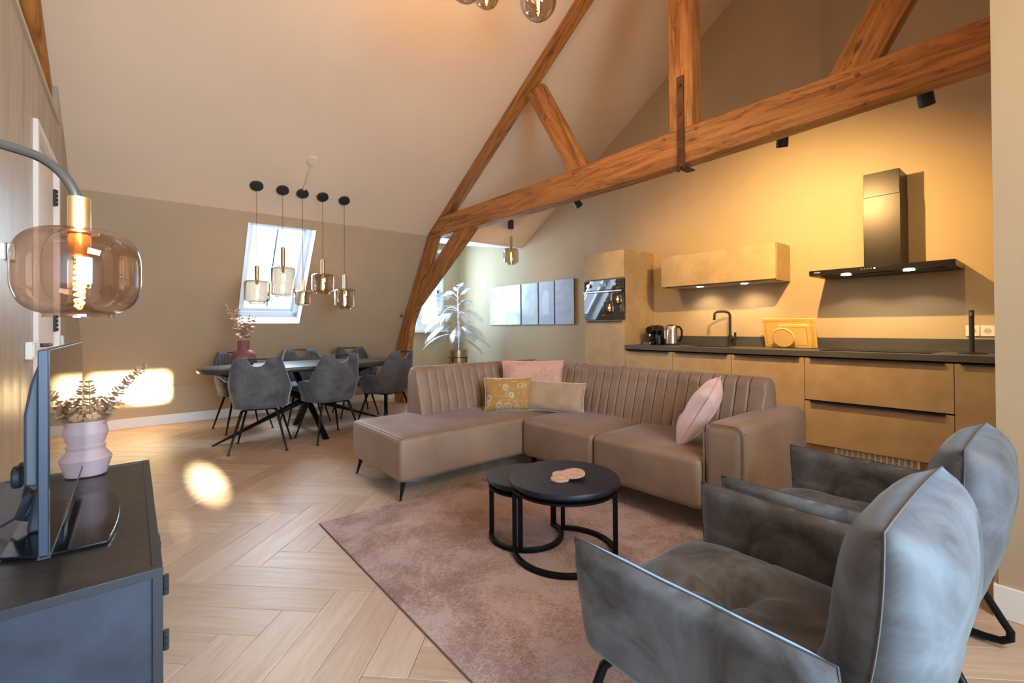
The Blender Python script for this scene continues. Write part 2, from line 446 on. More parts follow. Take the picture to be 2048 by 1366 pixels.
# dormer: cheek wall, window wall and ceiling
dm = MB()
DX = -7.5
WINY = (3.62, 4.52); WINZ = (1.10, 2.60)
dm.prism([(DX-.15, 0), (XK+.0, 0), (mans(.45), .45), (XC, ZC), (XC-.02, ZC+.1), (DX-.15, 2.85)], 'y', DY0-.06, DY0)
dm.box(DX-.15, DY0, 0, DX, YK, WINZ[0]); dm.box(DX-.15, DY0, WINZ[1], DX, YK, 2.9)
dm.box(DX-.15, DY0, WINZ[0], DX, WINY[0], WINZ[1]); dm.box(DX-.15, WINY[1], WINZ[0], DX, YK, WINZ[1])
struct(dm.build('wall_dormer', WALL), 'greige dormer wall around the tall window in the corner', 'wall')
dc = MB().prism([(XC, ZC+.0), (DX-.15, 2.745), (DX-.15, 2.9), (XC+.1, ZC+.16)], 'y', DY0-.02, YK)
struct(dc.build('trim_1', DORM), 'white dormer soffit above the palm corner', 'trim')
# kitchen gable wall
g = MB(); g.prism([(DX-.2, -.05), (XE+.2, -.05), (XE+.2, 2.5), (XR, ZR+.15), (XC, ZC+.15), (DX-.2, 3.0)], 'y', YK, YK+.2)
struct(g.build('wall_kitchen', WALL), 'taupe gable wall behind the kitchen and the photo panels', 'wall')
# left wall with the door: full height to the left of the opening, lower partition to the right
lw = MB()
XO = -4.78; ZT = 2.68
def wl(x0, x1, z0, z1): lw.box(x0, YL-.12, z0, x1, YL, z1)
DXA, DXB, DZ = -4.66, -3.67, 2.32
wl(-7.1, DXA, 0, 2.42); lw.prism([(-7.1, 2.42), (XO, 2.42), (XO, ceil_z(XO)+.05), (XC, ZC+.05), (-7.1, 2.42+.05)], 'y', YL-.12, YL)
wl(DXA, DXB, DZ, 2.42); wl(XO, DXB, 2.42, ZT); wl(DXB, XE, 0, ZT)
struct(lw.build('wall_left', PLAST), 'brushed plaster partition wall with the white door', 'wall')
lt = MB().box(XO, YL-.12, ZT, XE, YL+.012, ZT+.03)
struct(lt.build('trim_2', mat('ledge_cap', srgb(196, 184, 162), rough=.6)), 'pale ledge capping the low partition wall', 'trim')
# loft behind the partition
lf = MB(); lf.box(XO-.1, -2.2, ZT-.2, XE, YL-.12, ZT-.01); lf.box(XO-.12, -2.2, ZT-.01, XO, YL-.12, 3.3); lf.box(XO, -2.3, ZT-.2, XE, -2.2, 5)
struct(lf.build('wall_loft', WALL), 'shadowed recess above the partition wall', 'wall')
# rear (east) wall behind the camera, with invented openings shaped to throw the sun patches
re = MB()
def erow(z0, z1, holes):
    y = -2.3
    for a, b in holes+[(YK, YK)]:
        if a > y: re.box(XE, y, z0, XE+.1, a, z1)
        y = b
SUNZ = (2.035, 2.325); SUNHOLE = (.43, 1.18, .092)
erow(0, 1.0, []); erow(1.0, 1.36, [(.2, .66)]); erow(1.36, SUNZ[0], []); erow(SUNZ[0], SUNZ[1], [(-.345, .31)]); erow(SUNZ[1], 2.7, [])
# invented plate with a circular hole, shapes the oval sun spot on the floor
n = 32; vs = []; fs = []
for k in range(n):
    a = 2*PI*k/n; ca, sa = math.cos(a), math.sin(a)
    vs.append((XE+.05, SUNHOLE[0]+SUNHOLE[2]*ca, SUNHOLE[1]+SUNHOLE[2]*sa))
    q = min(.23/max(abs(ca), 1e-6), .18/max(abs(sa), 1e-6)); vs.append((XE+.05, .43+q*ca, 1.18+q*sa))
for k in range(n):
    j = (k+1) % n; fs.append((2*k, 2*j, 2*j+1, 2*k+1))
re.add(vs, fs)
struct(re.build('wall_rear', WALL, fixn=False), 'rear wall behind the camera', 'wall')
# block at the right
rb = MB(); rb.prism([(-.183, 2.615), (XE, 2.615), (XE, YK), (-.19, YK)], 'z', 0, 4.4)
struct(rb.build('wall_right', WALL), 'taupe wall corner at the right beside the kitchen', 'wall')
# ceiling
ce = MB(); ce.prism([(XC, ZC), (XR, ZR), (XR, ZR+.15), (XC-.1, ZC+.12)], 'y', -2.3, YK)
ce.prism([(XR, ZR), (XE+.1, ceil_z(XE+.1)), (XE+.1, ceil_z(XE+.1)+.15), (XR, ZR+.15)], 'y', -2.3, YK)
struct(ce.build('ceiling', CEIL), 'cream pitched ceiling', 'ceiling')
# skirting boards
bb = MB().box(XK, YL, 0, XK+.014, DY0, .115); struct(bb.build('baseboard_far', WHITE, bevel=.003), 'white baseboard along the far wall', 'baseboard')
bb = MB().prism([(-.197, 2.600), (XE, 2.600), (XE, 2.615), (-.184, 2.615), (-.186, 2.80), (-.200, 2.80)], 'z', 0, .125)
struct(bb.build('baseboard_right', WHITE, bevel=.003), 'white baseboard at the right wall corner', 'baseboard')
bb = MB().box(-7.0, YL, 0, DXA-.06, YL+.014, .115); bb.box(DXB+.06, YL, 0, XE, YL+.014, .115)
struct(bb.build('baseboard_left', WHITE, bevel=.003), 'white baseboard along the left wall', 'baseboard')

# skylight
nx, nz = -1/math.hypot(1, MX), MX/math.hypot(1, MX)     # outward normal (x,z)
tx, tz = MX/math.hypot(1, MX), 1/math.hypot(1, MX)      # up the slope
def sk(y, z, d):                                          # point on slope plane at height z pushed d outwards
    return (mans(z)+nx*d, y, z+nz*d)
sky = thing('window_1', 'open-sky roof window in the far wall behind the pendants', 'window', (mans(1.75), 1.34, 1.75)); sky['kind'] = 'structure'
def frame_bar(p, q, w, d0, d1, along):
    """bar between (y,z) p and q on the slope plane; w width; along 'y' or 'z'"""
    (y0, z0), (y1, z1) = p, q
    if along == 'y': c = [(y0, z0-w/2), (y1, z1-w/2), (y1, z1+w/2), (y0, z0+w/2)]
    else: c = [(y0-w/2, z0), (y0+w/2, z0), (y1+w/2, z1), (y1-w/2, z1)]
    vs = [sk(y, z, d0) for y, z in c]+[sk(y, z, d1) for y, z in c]
    return vs, [(0, 1, 2, 3), (7, 6, 5, 4), (0, 4, 5, 1), (1, 5, 6, 2), (2, 6, 7, 3), (3, 7, 4, 0)]
SKW = mat('skylight_white', srgb(228, 234, 240), rough=.45)
a, b, c, d = SKY
rev = MB()
e = .003
vs = [sk(a+e, c+e, 0), sk(b-e, c+e, 0), sk(b-e, d-e, 0), sk(a+e, d-e, 0), sk(a+e, c+e, .24), sk(b-e, c+e, .24), sk(b-e, d-e, .24), sk(a+e, d-e, .24)]
rev.add(vs, [(0, 1, 5, 4), (1, 2, 6, 5), (2, 3, 7, 6), (3, 0, 4, 7)]); rev.build('reveal', SKW, sky, fixn=False)
fr = MB()
for p, q, al in (((a, c+.03), (b, c+.03), 'y'), ((a, d-.03), (b, d-.03), 'y'), ((a+.03, c), (a+.03, d), 'z'), ((b-.03, c), (b-.03, d), 'z')):
    fr.add(*frame_bar(p, q, .06, .17, .24, al))
fr.build('window_frame', SKW, sky, bevel=.004)
fr = MB()
for p, q, al in (((a+.06, c+.075), (b-.06, c+.075), 'y'), ((a+.06, d-.075), (b-.06, d-.075), 'y'), ((a+.075, c+.06), (a+.075, d-.06), 'z'), ((b-.075, c+.06), (b-.075, d-.06), 'z')):
    fr.add(*frame_bar(p, q, .035, .19, .235, al))
fr.build('sash', SKW, sky, bevel=.003)
MB().add(*frame_bar(((a+b)/2, c+.06), ((a+b)/2, d-.06), .018, .235, .26, 'z')).build('glazing_bar', mat('grey_bar', srgb(120, 150, 175), rough=.5), sky)
MB().add([sk(a+.05, c+.05, .225), sk(b-.05, c+.05, .225), sk(b-.05, d-.05, .225), sk(a+.05, d-.05, .225)], [(0, 1, 2, 3)]).build('pane', PANE, sky, fixn=False)

# dormer window
w2 = thing('window_2', 'tall white casement window in the dormer behind the silver palm', 'window', (DX, 4.07, WINZ[0])); w2['kind'] = 'structure'
y0, y1 = WINY; z0, z1 = WINZ
def rect_frame(mb, x0, x1, ya, yb, za, zb, w):
    mb.box(x0, ya, za, x1, yb, za+w); mb.box(x0, ya, zb-w, x1, yb, zb); mb.box(x0, ya, za+w, x1, ya+w, zb-w); mb.box(x0, yb-w, za+w, x1, yb, zb-w); return mb
rect_frame(MB(), DX-.12, DX+.012, y0, y1, z0, z1, .06).build('window_frame', SKW, w2, bevel=.003)
rect_frame(MB(), DX-.1, DX-.03, y0+.06, y0+.40, z0+.06, z1-.25, .05).build('casement', SKW, w2, bevel=.003)
s_ = rect_frame(MB(), DX-.1, DX-.03, y0+.42, y1-.06, z0+.06, z1-.25, .05).build('casement', SKW, w2, bevel=.003)
MB().box(DX-.03, y1-.12, 1.72, DX+.01, y1-.10, 1.84).build('handle', BLACKM, s_, bevel=.003)
MB().box(DX-.09, y0+.06, z1-.27, DX-.04, y1-.06, z1-.06).build('blind', mat('grey_blind', srgb(120, 132, 142), rough=.8), w2)
MB().box(DX-.07, y0+.1, z0+.1, DX-.066, y1-.1, z1-.28).build('pane', PANE, w2)
MB().box(DX-.0, y0-.14, z0-.045, DX+.10, y1+.05, z0).build('window_sill', WHITE, w2, bevel=.004)

# door in the left wall
dr = thing('door_1', 'white interior door with black hinges and lever', 'door', ((DXA+DXB)/2, YL, 0)); dr['kind'] = 'structure'
fr = MB(); w = .045
fr.prism([(DXA-.015, 0), (DXA+w-.015, 0), (DXA+w-.015, DZ-.03), (DXB-w+.015, DZ-.03), (DXB-w+.015, 0), (DXB+.015, 0), (DXB+.015, DZ+.015), (DXA-.015, DZ+.015)], 'y', YL-.12, YL+.022)
DWH = mat('door_white', srgb(226, 216, 206), rough=.45)
fr.build('door_frame', DWH, dr, bevel=.004)
MB().box(DXA+.032, YL-.05, .01, DXB-.032, YL-.012, DZ-.035).build('door_leaf', DWH, dr, bevel=.003)
for z in (2.10, 1.20, .35):
    h = MB().box(DXA+.022, YL-.016, z-.06, DXA+.05, YL+.004, z+.06)
    for q in range(4): h.tube([(DXA+.034, YL+.006, z-.055+q*.03), (DXA+.034, YL+.006, z-.032+q*.03)], .008, 8)
    h.build('hinge', BLACKM, dr)
hd = MB().tube([(-3.75, YL-.012, 1.065), (-3.75, YL+.035, 1.065), (-3.765, YL+.045, 1.065), (-3.90, YL+.045, 1.065)], .011, 10)
hd.tube([(-3.75, YL-.015, 1.065), (-3.75, YL-.004, 1.065)], .026, 20)
hd.build('door_handle', BLACKM, dr, smooth=True)

# ------------------------------------------------------------------ timber trusses
YT0, YT1 = 3.15, 3.28
def beam(name, poly, ya, yb, ang, parent, mtl=None, bevel=.008):
    c = poly[0]
    R = Matrix.Translation((c[0], ya, c[1])) @ Matrix.Rotation(-ang, 4, 'Y')
    loc = PM[parent].inverted() @ R
    return MB().prism(poly, 'y', ya, yb).build(name, mtl or BEAM, parent, bevel=bevel, rot=loc)
tr = thing('roof_truss', 'big honey-brown old timber truss spanning the room above the sofa', 'truss', (-3.5, YT0, 2.35))
beam('tie_beam', [(-5.66, 2.372), (-5.0, 2.36), (-3.9, 2.345), (-2.36, 2.340), (-1.2, 2.362), (-.185, 2.39), (-.185, 2.612), (-.9, 2.602), (-1.8, 2.617), (-3.0, 2.602), (-4.2, 2.605), (-5.27, 2.613), (-5.63, 2.42)], YT0, YT1, 0, tr)
beam('rafter', [(-5.62, 2.435), (-5.3, 2.61), (-5.09, 2.64), (-1.87, ZR-.14), (-1.87, ceil_z(-1.87)-.005), (-5.62, ceil_z(-5.62)-.005)], YT0+.005, YT1-.01, math.atan(SL), tr)
beam('rafter', [(-1.73, ZR-.14), (1.3, ceil_z(1.3)-.1), (1.3, ceil_z(1.3)-.005), (-1.73, ceil_z(-1.73)-.005)], YT0+.005, YT1-.01, -math.atan(SL), tr)
beam('king_post', [(-1.915, 2.60), (-1.915, ZR-.06), (-1.725, ZR-.06), (-1.725, 2.60)], YT0-.004, YT1-.004, PI/2, tr)
beam('strut', [(-3.575, 3.565), (-3.345, 3.60), (-2.765, 2.60), (-2.99, 2.60)], YT0+.02, YT1-.03, math.radians(-60), tr)
beam('strut', [(-.897, 2.60), (-.30, 3.57), (-.10, 3.55), (-.655, 2.60)], YT0+.02, YT1-.03, math.radians(60), tr)
beam('truss_leg', [(-6.734, 0), (-6.69, .76), (-6.51, 1.09), (-6.345, 1.375), (-6.091, 1.754), (-5.912, 2.02), (-5.668, 2.385), (-5.43, 2.38), (-5.64, 2.0), (-5.85, 1.80), (-6.03, 1.50), (-6.19, 1.156), (-6.29, .785), (-6.43, 0)], YT0+.01, YT0+.10, math.radians(62), tr)
beam('brace', [(-6.17, 1.20), (-5.82, 1.79), (-4.98, 2.36), (-4.52, 2.36), (-4.99, 2.054), (-5.51, 1.738), (-5.98, 1.441)], YT0+.003, YT0+.095, math.radians(40), tr)
sp = MB(); sp.box(-1.845, YT0-.014, 2.33, -1.79, YT0-.004, 3.0); sp.box(-1.85, YT0-.02, 2.318, -1.785, YT1+.01, 2.33)
strap = sp.build('iron_strap', IRON, tr, bevel=.003)
kn = MB()
for q in range(7):
    a = q*.9; kn.tube([(-1.815, YT0-.02, 2.318), (-1.815+.035*math.cos(a), YT0-.03-.02*math.sin(a*2), 2.305+.02*math.sin(a))], .011, 6)
kn.build('iron_knot', IRON, strap)
for z in (2.93, 2.72): MB().tube([(-1.818, YT0-.012, z), (-1.818, YT0-.022, z)], .010, 8).build('bolt', IRON, strap)
MB().tube([(-6.47, YT0-.03, 1.335), (-6.31, YT0-.03, 1.325)], .024, 8).build('wooden_peg', BEAM, tr)
for x, z in ((-1.96, 2.575), (-1.70, 2.575), (-.86, 2.53), (-.74, 2.55), (-2.9, 2.56)):
    MB().tube([(x, YT0+.004, z), (x, YT0-.005, z)], .012, 10).build('wooden_pin', mat('pin', srgb(120, 74, 34), rough=.6) if 'pin' not in bpy.data.materials else bpy.data.materials['pin'], tr)
t2 = thing('rafter_beam', 'dark brown rafter beam in the recess above the left wall', 'beam', (-4.3, YL-.06, 2.9))
beam('beam', [(-5.2, ceil_z(-5.2)-.10), (-2.2, ceil_z(-2.2)-.10), (-2.2, ceil_z(-2.2)-.004), (-5.2, ceil_z(-5.2)-.004)], -.67, -.455, math.atan(SL), t2)

# ------------------------------------------------------------------ kitchen
tall = thing('tall_oven_cabinet', 'tall bronze laminate cabinet housing the built-in oven', 'cabinet', (-3.5, YF, 0))
b_ = MB(); b_.box(-3.80, YF+.021, .16, -3.782, YK-.002, 2.018); b_.box(-3.218, YF+.021, .16, -3.20, YK-.002, 2.018); b_.box(-3.782, YF+.021, .16, -3.218, YK-.002, 1.222); b_.box(-3.782, YF+.021, 1.692, -3.218, YK-.002, 2.018); b_.box(-3.782, YK-.02, 1.222, -3.218, YK-.002, 1.692)
b_.build('cabinet_body', FRONT, tall)
MB().box(-3.797, YF, 1.705, -3.203, YF+.02, 2.018).build('door', FRONT, tall, bevel=.0015)
ld = MB().box(-3.797, YF, .165, -3.203, YF+.02, 1.203).build('door', FRONT, tall, bevel=.0015)
MB().box(-3.76, YF-.018, 1.196, -3.24, YF+.003, 1.206).build('handle', BLACKM, ld)
MB().box(-3.797, YF+.05, 0, -3.203, YF+.07, .16).build('plinth', FRONT, tall)
ov = thing('oven', 'black glass built-in oven with two knobs and bar handle', 'oven', (-3.5, YF, 1.225))
MB().box(-3.775, YF+.018, 1.228, -3.225, YF+.5, 1.686).build('oven_body', BLACKM, ov)
MB().box(-3.797, YF-.005, 1.575, -3.203, YF+.018, 1.688).build('control_panel', OVENG, ov, bevel=.001)
od = MB().box(-3.797, YF-.005, 1.225, -3.203, YF+.018, 1.570).build('oven_door', OVENG, ov, bevel=.001)
hb = MB().box(-3.785, YF-.040, 1.545, -3.215, YF-.030, 1.560)
for x in (-3.74, -3.26): hb.box(x-.006, YF-.035, 1.547, x+.006, YF-.004, 1.558)
hb.build('handle', STEEL, od, bevel=.002)
for x in (-3.715, -3.32):
    MB().tube([(x, YF-.005, 1.632), (x, YF-.030, 1.632)], .024, 24).build('knob', CHROME, ov, bevel=.003)
MB().box(-3.56, YF-.0058, 1.615, -3.46, YF-.005, 1.65).build('display', emit('oven_display', (.7, .85, 1, 1), .25), ov)
LET = mat('pale_print', srgb(205, 205, 205), rough=.5)
text('etna', .016, Matrix.Translation((-3.5, YF-.0056, 1.27)) @ Matrix.Rotation(PI/2, 4, 'X'), LET, ov)

BOT, TOPF = .167, .873
def base_unit(xa, xb, label, hx0=None):
    u = thing('base_cabinet', label, 'cabinet', ((xa+xb)/2, YF, 0), 'lower kitchen cabinets')
    MB().box(xa+.001, YF+.021, .16, xb-.001, YK-.03, .876).build('cabinet_body', DARKGAP, u)
    MB().box(xa, YF+.06, 0, xb, YF+.075, .165).build('plinth', FRONT, u)
    return u
def front(u, xa, xb, z0, z1, kind='door', h=True):
    f = MB().box(xa+.0018, YF, z0, xb-.0018, YF+.02, z1).build(kind, FRONT, u, bevel=.001)
    if h:
        m = .035 if xb-xa < .7 else .045
        hh = MB(); hh.box(xa+m, YF-.022, z1-.001, xb-m, YF+.018, z1+.003); hh.box(xa+m, YF-.022, z1-.010, xb-m, YF-.019, z1+.003)
        hh.build('handle', BLACKM, f)
    return f
us = [(-3.20, -2.605, 'bronze base cabinet beside the tall oven cabinet, under the coffee machine'), (-2.605, -2.0, 'bronze base cabinet below the sink tap'), (-2.0, -1.398, 'bronze base cabinet below the bamboo cutting boards')]
for xa, xb, lb in us:
    u = base_unit(xa, xb, lb); front(u, xa, xb, BOT, TOPF)
u = base_unit(-1.398, -.495, 'wide bronze drawer unit under the cooktop')
front(u, -1.398, -.495, .529, TOPF, 'drawer'); front(u, -1.398, -.495, BOT, .517, 'drawer')
u = base_unit(-.495, -.192, 'narrow bronze cabinet next to the right wall'); front(u, -.495, -.192, BOT, TOPF)
# plinth ventilation grille
gr = thing('vent_grille', 'white slotted vent grille in the kitchen plinth', 'vent', (-.94, YF+.05, .08))
MB().box(-1.205, YF+.045, .075, -.683, YF+.058, .163).build('grille_plate', mat('grille_cream', srgb(245, 238, 226), rough=.5), gr, bevel=.002)
sl = MB()
for i in range(14):
    for j in range(8):
        x = -1.185+i*.0355; z = .086+j*.0088; sl.box(x, YF+.0435, z, x+.024, YF+.046, z+.0032)
so = sl.build('slots', DARKGAP, gr); so['kind'] = 'stuff'
# worktop with sink cut-out
wt = thing('worktop', 'dark slate worktop running along the kitchen wall', 'worktop', (-1.7, YF, .885))
SX0, SX1, SY0, SY1 = -2.56, -2.13, 4.45, 4.79
WZ0, WZ1, WF = .885, .930, YF-.008
w_ = MB(); w_.box(-3.20, WF, WZ0, SX0, YK-.001, WZ1); w_.box(SX1, WF, WZ0, -.19, YK-.001, WZ1); w_.box(SX0, WF, WZ0, SX1, SY0, WZ1); w_.box(SX0, SY1, WZ0, SX1, YK-.001, WZ1)
w_.build('worktop_slab', WTOP, wt)
MB().box(-3.20, YK-.021, WZ1, -.19, YK-.001, 1.027).build('upstand', WTOP, wt, bevel=.001)
sk_ = MB(); sk_.box(SX0, SY0, .76, SX1, SY1, .765); sk_.box(SX0, SY0, .76, SX0+.004, SY1, .925); sk_.box(SX1-.004, SY0, .76, SX1, SY1, .925); sk_.box(SX0, SY0, .76, SX1, SY0+.004, .925); sk_.box(SX0, SY1-.004, .76, SX1, SY1, .925)
tag(sk_.build('sink', BLACKM, None, loc=(-2.35, 4.6, .76)), 'black inset sink basin in the worktop', 'sink')
ft = thing('kitchen_tap', 'tall black square-necked tap behind the sink', 'tap', (-2.25, 4.82, WZ1))
tp = MB().tube([(-2.25, 4.82, WZ1), (-2.25, 4.82, 1.25), (-2.258, 4.81, 1.275), (-2.28, 4.79, 1.288), (-2.31, 4.765, 1.29), (-2.345, 4.735, 1.287), (-2.365, 4.72, 1.27), (-2.368, 4.718, 1.20)], .013, 12)
tp.tube([(-2.25, 4.82, WZ1), (-2.25, 4.82, 1.04)], .020, 16)
tp.build('spout', BLACKM, ft, smooth=True)
MB().tube([(-2.25, 4.82, 1.0), (-2.18, 4.80, 1.0)], .013, 12).tube([(-2.19, 4.80, .99), (-2.19, 4.80, 1.07)], .011, 12).build('lever', BLACKM, ft, smooth=True)
tag(MB().box(-1.32, 4.40, WZ1, -.62, 4.83, WZ1+.006).build('cooktop', mat('hob_glass', srgb(12, 12, 13), rough=.06), None, loc=(-.97, 4.6, WZ1), bevel=.002), 'flat black glass cooktop under the hood', 'cooktop')
# towel-roll holder
rh = thing('paper_roll_holder', 'black upright kitchen roll holder at the right end of the worktop', 'holder', (-.435, 4.6, WZ1))
MB().lathe([(0, 0), (.078, 0), (.078, .006), (.05, .010), (.02, .012), (0, .012)], (-.435, 4.6, WZ1), 32).build('base', BLACKM, rh, smooth=True)
MB().tube([(-.435, 4.6, WZ1+.01), (-.435, 4.6, 1.24)], .0145, 14).build('pole', BLACKM, rh, smooth=True, bevel=.003)
MB().tube([(-.437, 4.584, 1.2), (-.437, 4.584, 1.225)], .007, 10).build('clip', STEEL, rh)
# sockets
so = thing('double_wall_socket', 'white double wall socket behind the roll holder', 'socket', (-.415, YK, 1.09))
for i, x in enumerate((-.455, -.376)):
    s1 = MB().box(x-.038, YK-.012, 1.048, x+.038, YK-.001, 1.13).build('socket_plate', WHITE, so, bevel=.003)
    MB().tube([(x, YK-.0135, 1.089), (x, YK-.012, 1.089)], .021, 24).build('socket_well', mat('socket_shade%d' % i, srgb(200, 196, 188), rough=.6), s1)
    MB().tube([(x-.008, YK-.0145, 1.089), (x-.008, YK-.0125, 1.089)], .003, 8).tube([(x+.008, YK-.0145, 1.089), (x+.008, YK-.0125, 1.089)], .003, 8).build('pin_holes', DARKGAP, s1)
# wall cabinet
wc = thing('wall_cabinet', 'long bronze wall cabinet above the sink', 'cabinet', (-2.29, YK, 1.56))
cb = MB().box(-2.88, 4.562, 1.562, -1.696, YK-.001, 1.908).build('cabinet_body', FRONT, wc, bevel=.001)
dd = MB().box(-2.878, 4.541, 1.572, -1.698, 4.560, 1.906).build('door', FRONT, wc, bevel=.001)
MB().box(-2.82, 4.537, 1.563, -1.80, 4.562, 1.571).build('handle', BLACKM, dd)
MB().box(-2.86, 4.57, 1.558, -1.72, YK-.01, 1.562).build('light_panel', mat('pale_panel', srgb(206, 188, 160), rough=.5), wc)
for x in (-2.49, -2.03):
    MB().lathe([(0, 0), (.032, 0), (.032, -.004), (0, -.004)], (x, 4.66, 1.558), 20).build('downlight', DOWN, wc)
    light('cabinet_downlight', 'SPOT', (x, 4.66, 1.545), 6.0, (1, .74, .42), .02, direction=(0, .35, -1), spot_size=math.radians(120), spot_blend=.8)
# hood
hd = thing('cooker_hood', 'wide flat black cooker hood with square chimney', 'cooker hood', (-.94, YK, 1.56))
MB().prism([(YK-.001, 1.60), (4.443, 1.60), (4.443, 1.562), (4.47, 1.555), (YK-.001, 1.555)], 'x', -1.399, -.495).build('canopy', HOODM, hd, bevel=.0015)
MB().box(-1.33, 4.50, 1.549, -.56, YK-.05, 1.556).build('filter_panel', BLACKM, hd)
MB().box(-1.054, 4.60, 1.60, -.82, YK-.001, 2.17).build('chimney', HOODM, hd, bevel=.0015)
MB().box(-1.051, 4.603, 2.172, -.823, YK-.001, 2.362).build('chimney', HOODM, hd, bevel=.0015)
for i in range(5):
    MB().tube([(-1.035+i*.021, 4.4435, 1.582), (-1.035+i*.021, 4.4415, 1.582)], .0055, 12).build('button', emit('button_lit', (1, 1, 1, 1), 3) if i == 4 else STEEL, hd)
text('ETNA', .017, Matrix.Translation((-1.338, 4.4425, 1.576)) @ Matrix.Rotation(PI/2, 4, 'X'), LET, hd)
for x in (-1.15, -.755):
    MB().lathe([(0, 0), (.034, 0), (.034, -.004), (0, -.004)], (x, 4.50, 1.551), 20).build('downlight', DOWN, hd)
    light('hood_downlight', 'SPOT', (x, 4.50, 1.54), 4.5, (1, .88, .62), .02, direction=(0, .25, -1), spot_size=math.radians(112), spot_blend=.35)

# cutting boards
def board(name, label, xa, xb, h, y, lean, m, groove=True, rz=0):
    t = thing(name, label, 'cutting board', ((xa+xb)/2, y, WZ1+.001))
    Rm = Matrix.Translation(((xa+xb)/2, y, WZ1+.001)) @ Matrix.Rotation(-lean, 4, 'X')
    w = (xb-xa)/2
    MB().box(-w, 0, 0, w, .016, h).xf(Rm).build('board', m, t, bevel=.004, seg=2)
    if groove:
        g = MB(); q = .022
        for bx in ((-w+q, -.001, q, w-q, .0, q+.006), (-w+q, -.001, h-q-.006, w-q, 0, h-q), (-w+q, -.001, q, -w+q+.006, 0, h-q), (w-q-.006, -.001, q, w-q, 0, h-q)): g.box(*bx)
        g.xf(Rm).build('juice_groove', mat('groove_tone', srgb(206, 160, 88), rough=.6) if 'groove_tone' not in bpy.data.materials else bpy.data.materials['groove_tone'], t)
    return t
board('cutting_board', 'large rectangular bamboo board leaning at the back, largest of the three', -1.885, -1.44, .285, 4.775, -.30, BAMBOO)
board('cutting_board', 'medium rectangular bamboo board between the large and the round one', -1.73, -1.475, .225, 4.735, -.33, BAMBOO2)
t = thing('round_board', 'small round bamboo board leaning in front of the other boards', 'cutting board', (-1.69, 4.70, WZ1+.001))
Rm = Matrix.Translation((-1.69, 4.70, WZ1+.001)) @ Matrix.Rotation(.36, 4, 'X')
MB().tube([(0, 0, .098), (0, .014, .098)], .097, 40).xf(Rm).build('board', BAMBOO2, t, bevel=.004)
mb = MB(); mb.tube([(.088*math.cos(i*PI/18), -.0005, .098+.088*math.sin(i*PI/18)) for i in range(36)], .0018, 5, closed=True)
mb.xf(Rm).build('juice_groove', bpy.data.materials['groove_tone'], t)
# kettle
kt = thing('kettle', 'brushed steel electric kettle with black handle', 'kettle', (-2.79, 4.6, WZ1))
K = (-2.79, 4.6, WZ1)
MB().lathe([(0, 0), (.080, 0), (.080, .014), (.074, .018), (0, .018)], K, 32).build('base', BLACKM, kt, smooth=True)
MB().lathe([(0, .02), (.078, .02), (.077, .06), (.070, .15), (.064, .205), (.058, .214), (0, .216)], K, 40).build('body', STEEL, kt, smooth=True)
MB().lathe([(0, .216), (.05, .216), (.045, .224), (.012, .228), (0, .228)], K, 32).build('lid', BLACK, kt, smooth=True)
hd_ = MB().tube([(K[0]+.058, K[1]-.0, K[2]+.205), (K[0]+.095, K[1], K[2]+.20), (K[0]+.12, K[1], K[2]+.16), (K[0]+.118, K[1], K[2]+.10), (K[0]+.10, K[1], K[2]+.06), (K[0]+.078, K[1], K[2]+.045)], .011, 10)
hd_.build('handle', BLACK, kt, smooth=True)
MB().prism([(-.06, .17), (-.095, .205), (-.055, .21)], 'y', -.02, .02).xf(Matrix.Translation(K)).build('spout', STEEL, kt, bevel=.004)
MB().box(K[0]-.058, K[1]-.068, K[2]+.07, K[0]-.04, K[1]-.060, K[2]+.165).xf(Matrix.Translation(K) @ Matrix.Rotation(.08, 4, 'Z') @ Matrix.Translation((-K[0], -K[1], -K[2]))).build('water_window', mat('window_print', srgb(190, 190, 188), rough=.3), kt, bevel=.003)
# coffee machine
cm = thing('coffee_machine', 'small glossy black capsule coffee machine', 'coffee machine', (-3.03, 4.6, WZ1))
GBL = mat('glossy_black_plastic', srgb(16, 16, 17), rough=.15)
C0 = (-3.03, 4.62, WZ1)
def off(b, c): return b.xf(Matrix.Translation(c))
off(MB().prism([(-.10, 0), (.14, 0), (.14, .17), (.11, .215), (.02, .222), (-.02, .20), (-.02, .06), (-.10, .04)], 'x', -.055, .055), C0).build('body', GBL, cm, bevel=.010, seg=3)
hh = MB(); hh.tube([(0, -.10, .165), (0, -.02, .165)], .045, 24); off(hh, C0).build('brew_head', GBL, cm, bevel=.008)
off(MB().tube([(0, -.085, .125), (0, -.085, .10)], .012, 12), C0).build('coffee_outlet', CHROME, cm)
off(MB().tube([(-.055, -.06, .18), (-.075, -.07, .18), (-.078, -.075, .16)], .006, 8), C0).build('lever', CHROME, cm, smooth=True)
off(MB().box(-.045, -.145, 0, .045, -.02, .03), C0).build('drip_tray', CHROME, cm, bevel=.005)
off(MB().box(.062, -.0, 0, .115, .14, .16), C0).build('water_tank', GBL, cm, bevel=.012, seg=3)
mf = off(MB().lathe([(0, 0), (.032, 0), (.034, .08), (.030, .11), (0, .112)], (0, 0, 0), 24), (-2.925, 4.55, WZ1)).build('milk_frother', GBL, cm, smooth=True)

